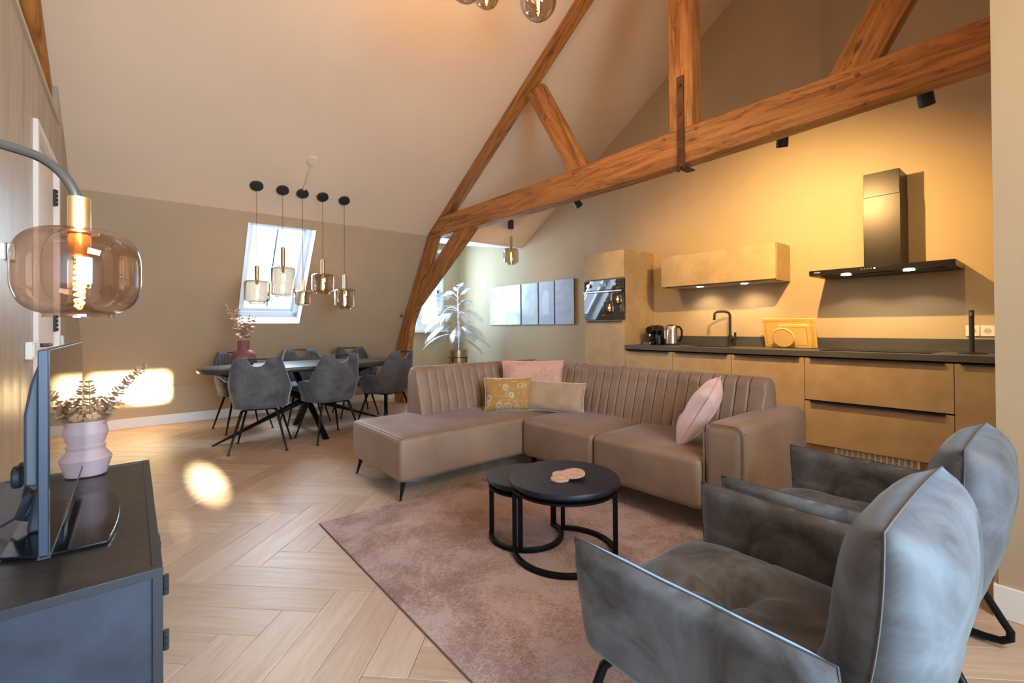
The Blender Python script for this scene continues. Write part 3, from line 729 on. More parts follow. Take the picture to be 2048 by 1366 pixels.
# spots hanging behind the tie beam
SPT = [('black tilted spotlight under the beam left of the iron strap', 0), ('black spotlight under the beam between the iron strap and the hood', 1), ('black spotlight above the hood, nearest the right wall', 2)]
for (x, y, z), (lb, i), a in zip(SPOTS, SPT, SPOT_AIM):
    t = thing('spotlight', lb, 'spotlight', (x, YT1, z+.1), 'black spotlights behind the tie beam')
    tl = [-.5, .15, -.1][i]
    R = Matrix.Translation((x, y, z)) @ Matrix.Rotation(tl, 4, 'Y') @ Matrix.Rotation(math.radians(14), 4, 'X')
    c = MB(); c.open_lathe([(.036, .06), (.037, -.06), (.032, -.06), (.030, -.045), (.0, -.045)], n=24); c.lathe([(0, .058), (.036, .058), (.036, .06), (0, .06)], n=24)
    c.xf(R).build('spot_body', BLACKM, t, smooth=True)
    MB().tube([(x, YT1, z+.07), (x, y, z+.07), (x, y, z+.04)], .008, 8).build('bracket', BLACKM, t)

# ------------------------------------------------------------------ pendants
def jar(R, H, tubew=.022):
    """glass jar profile, top opening at z=0 going down to -H"""
    r = min(R, H)*.42
    prof = [(R*.30, 0)]
    for i in range(9):
        a = PI/2*i/8; prof.append((R-r+r*math.sin(a), -r*.55+r*.55*math.cos(a)-.004))
    for i in range(9):
        a = PI/2*i/8; prof.append((R-r+r*math.cos(a), -(H-r*.7)-r*.7*math.sin(a)))
    prof += [(R*.62, -H), (R*.60, -H-.012*R/.09)]
    return prof
def helix(c, r, z0, z1, turns, n=90):
    return [(c[0]+r*math.cos(2*PI*turns*i/n)*(1-.25*abs(2*i/n-1)), c[1]+r*math.sin(2*PI*turns*i/n)*(1-.25*abs(2*i/n-1)), z0+(z1-z0)*i/n) for i in range(n+1)]
def pendant(x, y, ztube, zglass, zbot, R, label, group, fil=FIL, e=3.0, ctop=None, canopy=True, cordr=.0022, glassprof=None):
    zc = ctop if ctop is not None else ceil_z(x)
    t = thing('pendant_lamp', label, 'pendant lamp', (x, y, zc), group)
    if canopy:
        Rm = Matrix.Translation((x, y, zc)) @ Matrix.Rotation(-math.atan(SL), 4, 'Y')
        MB().lathe([(0, 0), (.062, 0), (.062, -.018), (.058, -.024), (0, -.024)], n=32).xf(Rm).build('canopy', BLACKM, t, smooth=True)
    MB().tube([(x, y, zc-.02), (x, y, ztube+.008)], cordr, 6).build('cord', BLACKM, t)
    hl = MB().lathe([(0, ztube+.012-zglass), (.006, ztube+.012-zglass), (.007, ztube-zglass), (.021, ztube-zglass), (.021, .0), (.03, -.006), (.03, -.01), (0, -.01)], (x, y, zglass), 24).build('brass_holder', BRASS, t, smooth=True)
    MB().open_lathe(glassprof or jar(R, zglass-zbot), (x, y, zglass), 48).build('glass_shade', SMOKE, t, smooth=60, fixn=False)
    zb = zbot+.02*(R/.1); zt = zglass-.05*(zglass-zbot)/.23
    lb = MB().lathe([(.012, zglass-.01), (.013, zt), (.017, zt-.02), (.017, zb+.02), (.010, zb+.004), (0.001, zb)], (x, y, 0), 16).build('bulb', CLEAR, t, smooth=True, fixn=False)
    MB().tube([(x, y, zglass-.01), (x, y, zt+.004)], .0135, 12).build('bulb_cap', BRASS, lb)
    MB().tube(helix((x, y), .009, zt-.015, zb+.012, 7, 70), .0022, 5).build('filament', fil, lb)
    l = light('bulb_light', 'POINT', (x, y, (zt+zb)/2), e, (1, .66, .36), .006)
    return t
GR = 'smoked glass pendants over the dining table'
pendant(-5.32, .99, 1.796, 1.652, 1.42, .119, 'wide smoked pendant hanging lowest in front of the skylight, leftmost of the five', GR)
pendant(-5.32, 1.237, 2.012, 1.810, 1.496, .119, 'tallest smoked glass pendant in front of the skylight', GR)
pendant(-5.32, 1.437, 1.673, 1.563, 1.405, .084, 'smallest smoked pendant in the middle of the dining group', GR)
pendant(-5.32, 1.649, 1.915, 1.763, 1.55, .119, 'smoked pendant hanging highest right of the skylight', GR)
pendant(-5.32, 1.891, 1.756, 1.606, 1.381, .113, 'smoked pendant at the right end of the dining group', GR)
# junction box, white bar and cables on the ceiling
ca = thing('ceiling_junction', 'small round white ceiling box with conduit above the pendants', 'junction box', (-4.924, 1.429, ceil_z(-4.924)))
Rm = Matrix.Translation((-4.924, 1.429, ceil_z(-4.924))) @ Matrix.Rotation(-math.atan(SL), 4, 'Y')
MB().lathe([(0, 0), (.055, 0), (.055, -.016), (.05, -.022), (0, -.022)], n=32).xf(Rm).build('box_cover', CEIL, ca, smooth=True)
MB().tube([(-4.95, 1.43, ceil_z(-4.95)-.012), (-5.27, 1.437, ceil_z(-5.27)-.012)], .012, 8).build('conduit', CEIL, ca)
ys = [.99, 1.237, 1.437, 1.649, 1.891]
tag(MB().tube([(-5.30+.006*math.sin(i*2.1), .99+.0901*i, ceil_z(-5.30+.006*math.sin(i*2.1))-.006) for i in range(11)], .004, 6).build('linking_cable', CEIL, None, loc=(-5.3, 1.4, 2.63)), 'thin cream cable linking the five pendant canopies', 'cable')
pl = pendant(-5.2, 4.29, 2.47, 2.30, 2.075, .112, 'lone amber pendant hanging beside the photo panels near the gable', 'single pendant', FIL, 5, canopy=False)
MB().tube([(-5.2, 4.29, ceil_z(-5.2)+.01), (-5.2, 4.29, ceil_z(-5.2)-.12)], .042, 24).build('canopy', BLACKM, pl, bevel=.004)
# cluster under the ridge (only the bottoms are in the frame)
def globe(R):
    return [(R*.25, 0)]+[(R*math.sin(a), -R*1.05+R*1.1*math.cos(a)-.0) for a in [PI*.12+i*(PI*.84)/20 for i in range(21)]]
GR2 = 'smoked globes hanging from the ridge'
for (x, y, zb, R, lb) in ((-2.14, 1.45, 3.005-.02, .105, 'left globe pendant at the top edge of the picture'), (-2.36, 1.76, 3.20, .084, 'small globe pendant overlapping the left globe at the top edge'), (-2.26, 2.12, 3.225, .125, 'large round globe pendant at the top edge, nearest the truss')):
    H = 2.15*R
    pendant(x, y, zb+H+.15, zb+H, zb, R, lb, GR2, FILBIG, 29, glassprof=globe(R))
# arc floor lamp
fl = thing('arc_floor_lamp', 'black arc floor lamp with large smoked glass shade at the left', 'floor lamp', (-1.30, -.335, 0))
LX, LY = -1.507, -.098
MB().lathe([(0, 0), (.15, 0), (.15, .012), (.14, .018), (0, .018)], (-1.30, -.28, 0), 40).build('base', BLACK, fl, smooth=True)
pts = [(-1.30, -.33, .015), (-1.30, -.33, 1.45)]
ZA = 1.538; P0 = Vector((-1.30, -.33, 0)); P1 = Vector((LX, LY, 0)); dv = (P1-P0).normalized()
for i in range(1, 9):
    a = PI/2*i/8; q = P0+dv*(.10*(1-math.cos(a))); pts.append((q.x, q.y, 1.45+(ZA-1.45)*math.sin(a)))
for i in range(0, 13):
    a = PI/2*i/12; q = P1-dv*(.105*(1-math.sin(a))); pts.append((q.x, q.y, ZA-.105*(1-math.cos(a))))
pts.append((LX, LY, 1.46))
MB().tube(pts, .0102, 16).build('arc_pole', BLACK, fl, smooth=True)
MB().lathe([(0, .075), (.020, .075), (.021, .073), (.021, -.003), (.036, -.008), (.036, -.012), (0, -.012)], (LX, LY, 1.393), 32).build('brass_holder', BRASS, fl, smooth=True)
R = .1165; H = .205
pr = [(R*.22, 0), (R*.42, -.003), (R*.62, -.008), (R*.78, -.018), (R*.90, -.034), (R*.97, -.055), (R, -.080), (R, -.125), (R*.985, -.145), (R*.93, -.167), (R*.84, -.184), (R*.70, -.197), (R*.58, -.202), (R*.55, -.205), (R*.55, -.212)]
SMOKE2 = glass('smoked_glass_lamp', (0.80, 0.66, 0.58, 1), .06, .55, tint_edge=(.42, .36, .34, 1))
def smooth_profile(P, k=6):
    out = []
    for i in range(len(P)-1):
        p0, p1, p2, p3 = P[max(0, i-1)], P[i], P[i+1], P[min(len(P)-1, i+2)]
        for j in range(k):
            t = j/k; out.append(tuple(.5*(2*b+(c-a)*t+(2*a-5*b+4*c-d)*t*t+(3*b-a-3*c+d)*t**3) for a, b, c, d in zip(p0, p1, p2, p3)))
    return out+[P[-1]]
MB().open_lathe(smooth_profile(pr), (LX, LY, 1.393), 128).build('glass_shade', SMOKE2, fl, smooth=60, fixn=False)
bl = MB().lathe([(.016, 1.335), (.018, 1.315), (.0195, 1.30), (.0195, 1.225), (.015, 1.203), (.005, 1.194), (.001, 1.193)], (LX, LY, 0), 24).build('bulb', CLEAR, fl, smooth=True, fixn=False)
MB().lathe([(0, 1.385), (.021, 1.385), (.021, 1.335), (.015, 1.328), (0, 1.328)], (LX, LY, 0), 24).build('bulb_socket', mat('amber_socket', srgb(214, 140, 70), rough=.25, metal=.6), bl, smooth=True)
MB().tube(helix((LX, LY), .010, 1.31, 1.205, 8, 150), .0022, 6).build('filament', FILBIG, bl)
a_ = math.atan2(-LY, -LX)
text('CALEX', .014, Matrix.Translation((LX+.0245*math.cos(a_+.5), LY+.0245*math.sin(a_+.5), 1.27)) @ Matrix.Rotation(a_+.5, 4, 'Z') @ Matrix(((0, 0, 1, 0), (0, 1, 0, 0), (-1, 0, 0, 0), (0, 0, 0, 1))).inverted() @ Matrix.Rotation(0, 4, 'Z'), mat('bulb_print', srgb(240, 220, 180), rough=.5), bl)
light('bulb_light', 'POINT', (LX, LY, 1.26), 5, (1, .70, .42), .007)

# ------------------------------------------------------------------ photo panels
def panel(i, xa, xb, label, a, b, st):
    m = mat('photo_print_%d' % i, a, b, scale=3, stretch=st, rough=.16, detail=7, lo=.35, hi=.7)
    t = thing('photo_panel', label, 'picture', ((xa+xb)/2, YK, 1.18), 'glossy photo panels on the gable wall')
    MB().box(xa, YK-.028, 1.180, xb, YK-.024, 1.832).build('print', m, t)
    MB().box(xa, YK-.024, 1.180, xb, YK-.001, 1.832).build('panel_body', mat('panel_edge%d' % i, srgb(140, 132, 120), rough=.5), t)
    return t
panel(1, -6.485, -5.66, 'wide pale grey photo panel of misty trees, leftmost of the four', srgb(176, 190, 204), srgb(214, 222, 230), (4, 1, .6))
panel(2, -5.625, -5.245, 'pale blue-grey photo panel second from the left', srgb(166, 182, 202), srgb(204, 216, 230), (2, 1, 1))
p3 = panel(3, -5.215, -4.89, 'blue-grey photo panel with a pale arch shape, third from the left', srgb(178, 192, 220), srgb(198, 212, 234), (1, 1, 1))
ar = [(-5.13, 1.33), (-4.99, 1.33), (-4.99, 1.60)]+[(-5.06+.07*math.cos(PI*i/10), 1.60+.10*math.sin(PI*i/10)) for i in range(1, 10)]+[(-5.13, 1.60)]
MB().prism(ar, 'y', YK-.0288, YK-.0281).build('printed_arch', mat('arch_print', srgb(212, 226, 240), rough=.16), p3)
panel(4, -4.862, -4.487, 'blue-grey photo panel nearest the oven cabinet', srgb(176, 188, 220), srgb(206, 218, 234), (1, 1, 3))

# switches on the left wall
def plate(name, label, x0, x1, z0, z1, d=.012):
    t = thing(name, label, 'switch', ((x0+x1)/2, YL, (z0+z1)/2))
    MB().box(x0, YL, z0, x1, YL+d, z1).build('cover', WHITE, t, bevel=.004)
    MB().box(x0+.012, YL+d, z0+.012, x1-.012, YL+d+.003, z1-.012).build('rocker', WHITE, t, bevel=.002)
    return t
plate('light_switch', 'white thermostat box on the left wall beside the door', -3.50, -3.39, 1.0, 1.09, .03)
plate('light_switch', 'small white switch plate right of the door, near the far corner', -4.99, -4.91, 1.03, 1.11)
lk = thing('wall_latch', 'small black and steel fitting on the left wall behind the lamp', 'fitting', (-2.97, YL, 1.49))
MB().box(-3.02, YL, 1.455, -2.99, YL+.02, 1.54).build('plate', BLACKM, lk, bevel=.002)
MB().box(-2.985, YL, 1.46, -2.95, YL+.028, 1.535).build('catch', STEEL, lk, bevel=.003)

# ------------------------------------------------------------------ dining furniture
TX, TY = -5.42, 1.50
dt = thing('dining_table', 'oval dark wood dining table on black crossed tube legs', 'dining table', (TX, TY, 0))
def oval(a, b, n=64, e=2.6):
    return [(math.copysign(abs(math.cos(2*PI*i/n))**(2/e), math.cos(2*PI*i/n))*a, math.copysign(abs(math.sin(2*PI*i/n))**(2/e), math.sin(2*PI*i/n))*b) for i in range(n)]
top = MB()
o1 = oval(.50, 1.02); n = len(o1)
prof = [(.975, .712), (.99, .716), (1, .726), (1, .754), (.992, .76)]
vs = []
for s_, z in prof:
    for p in o1: vs.append((TX+p[0]-(1-s_)*math.copysign(.5, p[0])*min(1, abs(p[0])*4), TY+p[1]-(1-s_)*math.copysign(.5, p[1])*min(1, abs(p[1])*4), z))
fs = [(i*n+k, i*n+(k+1) % n, (i+1)*n+(k+1) % n, (i+1)*n+k) for i in range(len(prof)-1) for k in range(n)]
fs += [tuple(range(n-1, -1, -1)), tuple((len(prof)-1)*n+k for k in range(n))]
top.add(vs, fs).build('tabletop', DTOP, dt, smooth=50)
TC = Vector((TX, TY, .37))
for f in ((.0+TX+.05, TY-.80), (TX-.05, TY+.85), (TX+.46, TY+.04), (TX-.42, TY-.0)):
    foot = Vector((f[0], f[1], .012)); o = TC+(TC-foot)*.98; o.z = .72
    lm = MB().tube([foot+(foot-TC)*.12, TC, o], .034, 14); lm.v = [(x, y, max(z, .001)) for x, y, z in lm.v]
    lm.build('leg', BLACK, dt, smooth=True)
MB().box(TX-.3, TY-.55, .712, TX+.3, TY+.55, .722).build('mounting_plate', BLACKM, dt)

def dining_chair(label):
    t = thing('dining_chair', label, 'chair', (0, 0, 0), 'charcoal dining chairs around the oval table')
    A = math.radians(128)
    NT = 96
    def smst(a, b, x): x = max(0, min(1, (x-a)/(b-a))); return x*x*(3-2*x)
    def path(t_, h, ins=0.0):
        a = t_*A
        ca, sa = math.cos(a), math.sin(a)
        ex = .62
        x = -math.copysign(abs(ca)**ex, ca)*(.25-ins); y = math.copysign(abs(sa)**ex, sa)*(.258-ins)
        k = .86+.14*smst(0, .45, h)
        return x*k-.045*h*smst(.75, .2, abs(t_))*1.0+.01, y*k*(1-.04*smst(.5, 1, h)*smst(.7, .3, abs(t_)))
    def ztop(t_, y):
        a = abs(t_)
        z = .615+.27*smst(.62, .24, a)-.05*smst(.7, 1, a)
        if abs(y) < .078:
            z -= .085*math.sqrt(max(0, 1-(y/.078)**2))**.8
        return z
    def pt(u, v, ins=0.0, ex=0.0):
        s = 2*u-1; t_ = math.copysign(abs(s)**1.35, s)
        h1 = 1
        x, y = path(t_, 1, ins); zt = ztop(t_, y)
        z = .405+(zt-.405)*v
        h = (z-.405)/(.885-.405)
        x, y = path(t_, h, ins)
        return (x, y, z+ex)
    sh = MB().grid(lambda u, v: pt(u, v), NT, 10)
    sh.build('shell', VELC, t, smooth=70, solid=.026, off=0, fixn=False)
    def inner(u, v):
        x, y, z = pt(.12+u*.76, .03+v*.90, .026)
        g = abs(math.sin((.12+u*.76)*PI*22))**.5*.009-.004
        n_ = Vector((-x, -y, 0)).normalized()
        return (x+n_.x*g, y+n_.y*g, z)
    MB().grid(inner, 180, 8).build('backrest_padding', VELC, t, smooth=70, fixn=False)
    MB().tube([(-.282, -.085, .872), (-.282, .085, .872)], .008, 8).build('grab_bar', BLACKM, t)
    se = MB(); n = 40; prof = [(0.0, .40), (.9, .40), (1, .42), (1, .455), (.93, .478), (.6, .488), (0, .49)]
    for i, (s_, z) in enumerate(prof):
        pass
    vs = []
    for s_, z in prof:
        for k in range(n):
            a = 2*PI*k/n; ca, sa = math.cos(a), math.sin(a)
            vs.append((.035+math.copysign(abs(ca)**.6, ca)*.235*s_, math.copysign(abs(sa)**.6, sa)*.205*s_, z))
    fs = [(i*n+k, i*n+(k+1) % n, (i+1)*n+(k+1) % n, (i+1)*n+k) for i in range(len(prof)-1) for k in range(n)]
    se.add(vs, fs).build('seat', VELC, t, smooth=60, weld=True)
    MB().box(-.13, -.13, .378, .13, .13, .402).build('seat_frame', BLACK, t, bevel=.004)
    for sx in (-1, 1):
        for sy in (-1, 1):
            lg = MB().tube([(sx*.12, sy*.12, .388), (sx*.145, sy*.145, .378), (sx*.238, sy*.238, .012)], .012, 10, rs=[.014, .0145, .008])
            lo = lg.build('leg', BLACK, t, smooth=True)
            MB().lathe([(0, 0), (.017, 0), (.016, .006), (.006, .012), (0, .012)], (sx*.238, sy*.238, 0), 12).build('foot_pad', BLACKM, lo, smooth=True)
    return t
def place(t, x, y, ang): t.location = (x, y, 0); t.rotation_euler = (0, 0, ang)
ch0 = dining_chair('charcoal dining chair seen from behind at the near left of the table')
spec = [(None, -5.0, .965, math.radians(162)),
        ('charcoal dining chair turned slightly, middle of the near side of the table', -4.96, 1.585, math.radians(190)),
        ('charcoal dining chair at the near right of the table, beside the timber leg', -5.13, 2.30, math.radians(203)),
        ('charcoal dining chair on the window side behind the mauve vase', -6.08, .98, math.radians(8)),
        ('charcoal dining chair on the window side under the middle pendants', -6.08, 1.66, math.radians(-4)),
        ('charcoal dining chair on the window side, nearest the timber leg', -6.10, 2.30, math.radians(-6))]
for lb, x, y, a in spec:
    c = ch0 if lb is None else copy_tree(ch0)
    if lb: c['label'] = lb
    place(c, x, y, a)

# leaves for the dried branches
def leaf_mesh(r):
    vs = [(0, 0, 0)]; n = 8
    for k in range(n):
        a = 2*PI*k/n; q = r*(1+.1*math.cos(a))
        vs.append((r+q*math.cos(a+PI), q*.85*math.sin(a+PI), .12*r*math.cos(2*a)+.15*r))
    vs[0] = (r, 0, 0)
    return vs, [(0, 1+k, 1+(k+1) % n) for k in range(n)]
lv, lf_ = leaf_mesh(1.0)
LM = bpy.data.meshes.new('leaf'); LM.from_pydata(lv, [], lf_); LM.materials.append(DRY)
for p in LM.polygons: p.use_smooth = True
def branches(name, label, base, stems, leafr, cat='dried branches'):
    t = thing(name, label, cat, base)
    for (dx, dy, dz, npair) in stems:
        b0 = Vector(base); tip = b0+Vector((dx, dy, dz)); side = Vector((-dy, dx, 0))
        mid = b0+Vector((dx*.38, dy*.38, dz*.58))
        P = lambda s: (b0*(1-s)**2+mid*2*s*(1-s)+tip*s*s)
        st = MB().tube([P(i/8) for i in range(9)], .0022*leafr/.018, 5).build('stem', DRY, t)
        for i in range(npair):
            s = .18+.8*i/npair; p = P(s); tan = (P(min(1, s+.03))-P(s-.03)).normalized()
            sc = leafr*(1.1-.55*s)*1.45*random.uniform(.85, 1.15)
            ph = i*1.9+random.uniform(-.3, .3)
            a0 = tan.orthogonal().normalized(); b_ = tan.cross(a0)
            for q in (0, PI):
                d = (a0*math.cos(ph+q)+b_*math.sin(ph+q)+tan*.45).normalized()
                z = tan; yv = z.cross(d).normalized(); zz = d.cross(yv)
                M = Matrix((d, yv, zz)).transposed().to_4x4(); M.translation = p-b0
                o = bpy.data.objects.new('leaf', LM); COL.objects.link(o); o.parent = t
                o.matrix_local = M @ Matrix.Diagonal((sc*.62, sc*.62, sc*.62, 1))
    return t
# mauve vase on the table
vz = thing('mauve_vase', 'matt mauve bulb vase with straight neck on the dining table', 'vase', (-5.40, .88, .76))
MB().lathe([(0, 0), (.062, 0), (.085, .018), (.108, .055), (.115, .095), (.104, .135), (.078, .162), (.058, .172), (.054, .182), (.054, .272), (.047, .272), (.047, .19), (0, .15)], (-5.40, .88, .76), 40).build('vase_body', MAUVE, vz, smooth=35)
branches('dried_branches', 'dried orange-brown branches in the mauve vase', (-5.40, .88, 1.0), [(.02, -.16, .40, 10), (.0, -.06, .36, 9), (-.03, .03, .22, 8), (.01, .11, .27, 8), (.0, .06, .30, 8)], .036)

# ------------------------------------------------------------------ silver palm on brass planter
PX, PY = -6.66, 4.30
pot = thing('brass_planter', 'round brass planter on slim black stand behind the sofa', 'planter', (PX, PY, 0))
MB().lathe([(0, .55), (.165, .55), (.165, .76), (.160, .76), (.158, .62), (0, .61)], (PX, PY, 0), 40).build('bowl', BRASS, pot, smooth=35)
st = MB(); st.tube([(PX+.168*math.cos(i*PI/20), PY+.168*math.sin(i*PI/20), .635) for i in range(40)], .006, 6, closed=True)
for k in range(4):
    a = k*PI/2+.4; st.tube([(PX+.168*math.cos(a), PY+.168*math.sin(a), .64), (PX+.168*math.cos(a), PY+.168*math.sin(a), 0)], .007, 6)
st.build('stand', BLACK, pot)
palm = thing('silver_palm', 'silver artificial palm with feathery fronds in the dormer corner', 'plant', (PX, PY, .74))
MB().tube([(PX, PY, .62), (PX+.01, PY+.01, 1.0), (PX-.01, PY+.02, 1.35), (PX+.0, PY+.0, 1.72)], .02, 8, rs=[.032, .026, .018, .008]).build('trunk', SILVER, palm, smooth=True)
for k in range(3): MB().tube([(PX+.05*math.cos(k*2.1), PY+.05*math.sin(k*2.1), .62), (PX+.07*math.cos(k*2.1), PY+.07*math.sin(k*2.1), 1.0)], .012, 6).build('stem', SILVER, palm)
def frond(z0, az, el, L, droop, ll):
    mb = MB(); d = Vector((math.cos(az), math.sin(az), 0)); up = Vector((0, 0, 1)); side = Vector((-math.sin(az), math.cos(az), 0))
    P = lambda s: Vector((PX, PY, z0))+d*(L*s*math.cos(el)*(1-.12*s))+up*(L*s*math.sin(el)-droop*s*s*L)
    mb.tube([P(i/10) for i in range(11)], .004, 5, rs=[.006-.0045*i/10 for i in range(11)])
    n = 24; roll = random.uniform(-.7, .7)
    for i in range(n):
        s = .22+.78*i/n; p = P(s); tan = (P(s+.02)-P(s-.02)).normalized(); nn = side.cross(tan).normalized()
        l = ll*math.sin(PI*min(1, .22+.78*(1-s)*.95+.1))**.7*(1.05-.55*s)
        for q in (-1, 1):
            sd = side*math.cos(roll)+nn*math.sin(roll)
            dd = (sd*q*.85+tan*.45+nn*.12).normalized(); w = tan*.0048
            m1 = p+dd*l*.5+nn*.01; e1 = p+dd*l-up*l*.20
            v0 = len(mb.v)
            mb.add([p-w*.5, p+w*.5, m1+w+nn*.0, m1-w, e1], [(0, 1, 2, 3), (3, 2, 4)])
    mb.v = [(x, min(y, YK-.012), z) for x, y, z in mb.v]
    return mb.build('frond', SILVER, palm, fixn=False)
va = math.atan2(-PY, -PX)     # towards the camera
L0 = va-PI/2   # to the right in the picture is va+pi/2 rotated
Rt = math.atan2(R_[1], R_[0])
for z0, dr_, el, L, dp, ll in ((1.62, .35, 1.08, .52, .45, .24), (1.66, 2.4, .75, .62, .62, .22), (1.60, 3.0, .55, .80, .62, .22), (1.58, -2.6, .75, .75, .6, .22), (1.68, -1.2, 1.1, .5, .6, .2), (1.70, 1.6, 1.2, .45, .5, .2),
                              (1.42, 3.3, .35, .72, .55, .22), (1.40, 2.8, .1, .70, .45, .22), (1.38, -.25, .55, .62, .75, .2), (1.35, -.9, .5, .55, .8, .2), (1.36, -2.0, .55, .6, .7, .2),
                              (1.12, 3.05, .45, .75, .75, .2), (1.10, .15, .6, .62, .85, .2), (1.08, -.5, .75, .6, .95, .2), (1.05, 2.6, .4, .6, .8, .2), (1.1, -1.6, .6, .55, .9, .2), (1.0, .1, .25, .66, .55, .16), (1.3, 3.6, .3, .7, .6, .2), (1.5, -3.0, .2, .7, .5, .22), (1.45, 2.4, .5, .6, .7, .2), (1.2, -2.4, .3, .6, .7, .2), (1.5, -.5, .9, .5, .7, .2), (1.0, -2.9, .3, .7, .6, .18), (.95, -.2, -.0, .5, .5, .18)):
    # dr_ measured in the picture: 0 = right, pi = left
    frond(z0, Rt+dr_, el, L, dp, ll)

# ------------------------------------------------------------------ rug
def rugmat():
    m, nt, b = newmat('faded_rug'); L = nt.links
    tc = N(nt, 'ShaderNodeTexCoord')
    n1 = N(nt, 'ShaderNodeTexNoise', Scale=2.6, Detail=9, Roughness=.72, Distortion=.3); L.new(tc.outputs['Object'], n1.inputs['Vector'])
    mp = N(nt, 'ShaderNodeMapping'); mp.inputs['Scale'].default_value = (150, 22, 1); L.new(tc.outputs['Object'], mp.inputs[0])
    n2 = N(nt, 'ShaderNodeTexNoise', Scale=2, Detail=3); L.new(mp.outputs[0], n2.inputs['Vector'])
    mp3 = N(nt, 'ShaderNodeMapping'); mp3.inputs['Scale'].default_value = (22, 150, 1); L.new(tc.outputs['Object'], mp3.inputs[0])
    n3 = N(nt, 'ShaderNodeTexNoise', Scale=2, Detail=3); L.new(mp3.outputs[0], n3.inputs['Vector'])
    ad = N(nt, 'ShaderNodeMath', operation='ADD'); L.new(n2.outputs[0], ad.inputs[0]); L.new(n3.outputs[0], ad.inputs[1])
    ml = N(nt, 'ShaderNodeMath', operation='MULTIPLY_ADD'); ml.inputs[1].default_value = .45; L.new(ad.outputs[0], ml.inputs[0]); L.new(n1.outputs[0], ml.inputs[2])
    c = ramp(nt, ml.outputs[0], [(.70, srgb(124, 98, 95)), (.88, srgb(154, 126, 119)), (1.02, srgb(184, 162, 158))])
    L.new(c, b.inputs['Base Color']); b.inputs['Roughness'].default_value = .95
    bp = N(nt, 'ShaderNodeBump', Strength=.5, Distance=.003); L.new(ad.outputs[0], bp.inputs['Height']); L.new(bp.outputs[0], b.inputs['Normal'])
    return m
rg = thing('rug', 'faded pink-mauve woven rug under the coffee tables', 'rug', (-1.65, 1.63, 0))
MB().box(-2.80, .842, .001, -.50, 2.43, .009).build('pile', rugmat(), rg, bevel=.003)
e_ = MB(); e_.box(-2.803, .839, .0005, -.497, .843, .0075); e_.box(-2.803, 2.429, .0005, -.497, 2.433, .0075); e_.box(-2.803, .839, .0005, -2.799, 2.433, .0075); e_.box(-.501, .839, .0005, -.497, 2.433, .0075)
e_.build('bound_edge', mat('rug_edge', srgb(120, 96, 84), rough=.9), rg)

# ------------------------------------------------------------------ sofa
sf = thing('corner_sofa', 'taupe leather corner sofa with channelled backs', 'sofa', (-2.4, 2.4, 0))
def pillowbox(name, x0, y0, z0, x1, y1, z1, r, puff=.0, mtl=SOFA, parent=sf, seg=5, cut=10):
    """rounded upholstered block, top gently crowned"""
    mb = MB(); nx_, ny_ = cut, cut
    import bmesh
    bm = bmesh.new(); bmesh.ops.create_cube(bm, size=1)
    for v in bm.verts: v.co = Vector((x0+(v.co.x+.5)*(x1-x0), y0+(v.co.y+.5)*(y1-y0), z0+(v.co.z+.5)*(z1-z0)))
    bmesh.ops.bevel(bm, geom=bm.edges[:]+bm.verts[:], offset=r, segments=seg, profile=.5, affect='EDGES')
    top = [f for f in bm.faces if f.normal.z > .99]
    if puff:
        bmesh.ops.subdivide_edges(bm, edges=list({e for f in top for e in f.edges}), cuts=cut, use_grid_fill=True)
        cx_, cy_ = (x0+x1)/2, (y0+y1)/2
        for v in bm.verts:
            if v.co.z > z1-1e-4:
                u_ = (v.co.x-cx_)/((x1-x0)/2); w_ = (v.co.y-cy_)/((y1-y0)/2)
                v.co.z += puff*max(0, 1-u_**4)*max(0, 1-w_**4)+.002*noise.noise(v.co*7)
    bm.verts.index_update()
    mb.add([v.co.copy() for v in bm.verts], [tuple(v.index for v in f.verts) for f in bm.faces]); bm.free()
    return mb.build(name, mtl, parent, smooth=60)
ZS, ZB0 = .425, .135
pillowbox('chaise_seat', -3.60, 1.33, ZB0, -2.755, 3.05, ZS, .035, .018)
pillowbox('seat', -2.755, 2.36, ZB0, -2.036, 3.05, ZS, .045, .022)
pillowbox('seat', -2.036, 2.36, ZB0, -1.268, 3.05, ZS, .045, .022)
am = pillowbox('armrest', -1.268, 2.375, ZB0-.02, -1.045, 3.28, .628, .055, .004)
# arm front piping
pp = [(-1.262, .16)]+[(-1.262+.045*(1-math.cos(a)), .578+.045*math.sin(a)) for a in [PI/2*i/6 for i in range(7)]]+[(-1.095+.045*math.sin(a), .578+.045*math.cos(a)) for a in [PI/2*i/6 for i in range(7)]]+[(-1.05, .16)]
MB().tube([(x, 2.382, z) for x, z in pp], .0045, 6).build('piping', mat('piping_dark', srgb(118, 98, 82), rough=.6), am, smooth=True)
MB().tube([(-1.052, 2.40+.8*i/6, .590) for i in range(7)], .003, 6).build('piping', bpy.data.materials['piping_dark'], am, smooth=True)
def back_profile():
    """(depth, z) from the front foot over the top to the rear foot"""
    P = [(-.01, .40), (.0, .44), (.02, .52), (.042, .60), (.066, .68), (.088, .735)]
    c = (.165, .742); r = .078
    for i in range(0, 11):
        a = math.radians(172-i*17.2); P.append((c[0]+r*math.cos(a), c[1]+r*math.sin(a)*1.0))
    P += [(.25, .66), (.262, .50), (.268, .30), (.27, .14)]
    return P
BP = back_profile()
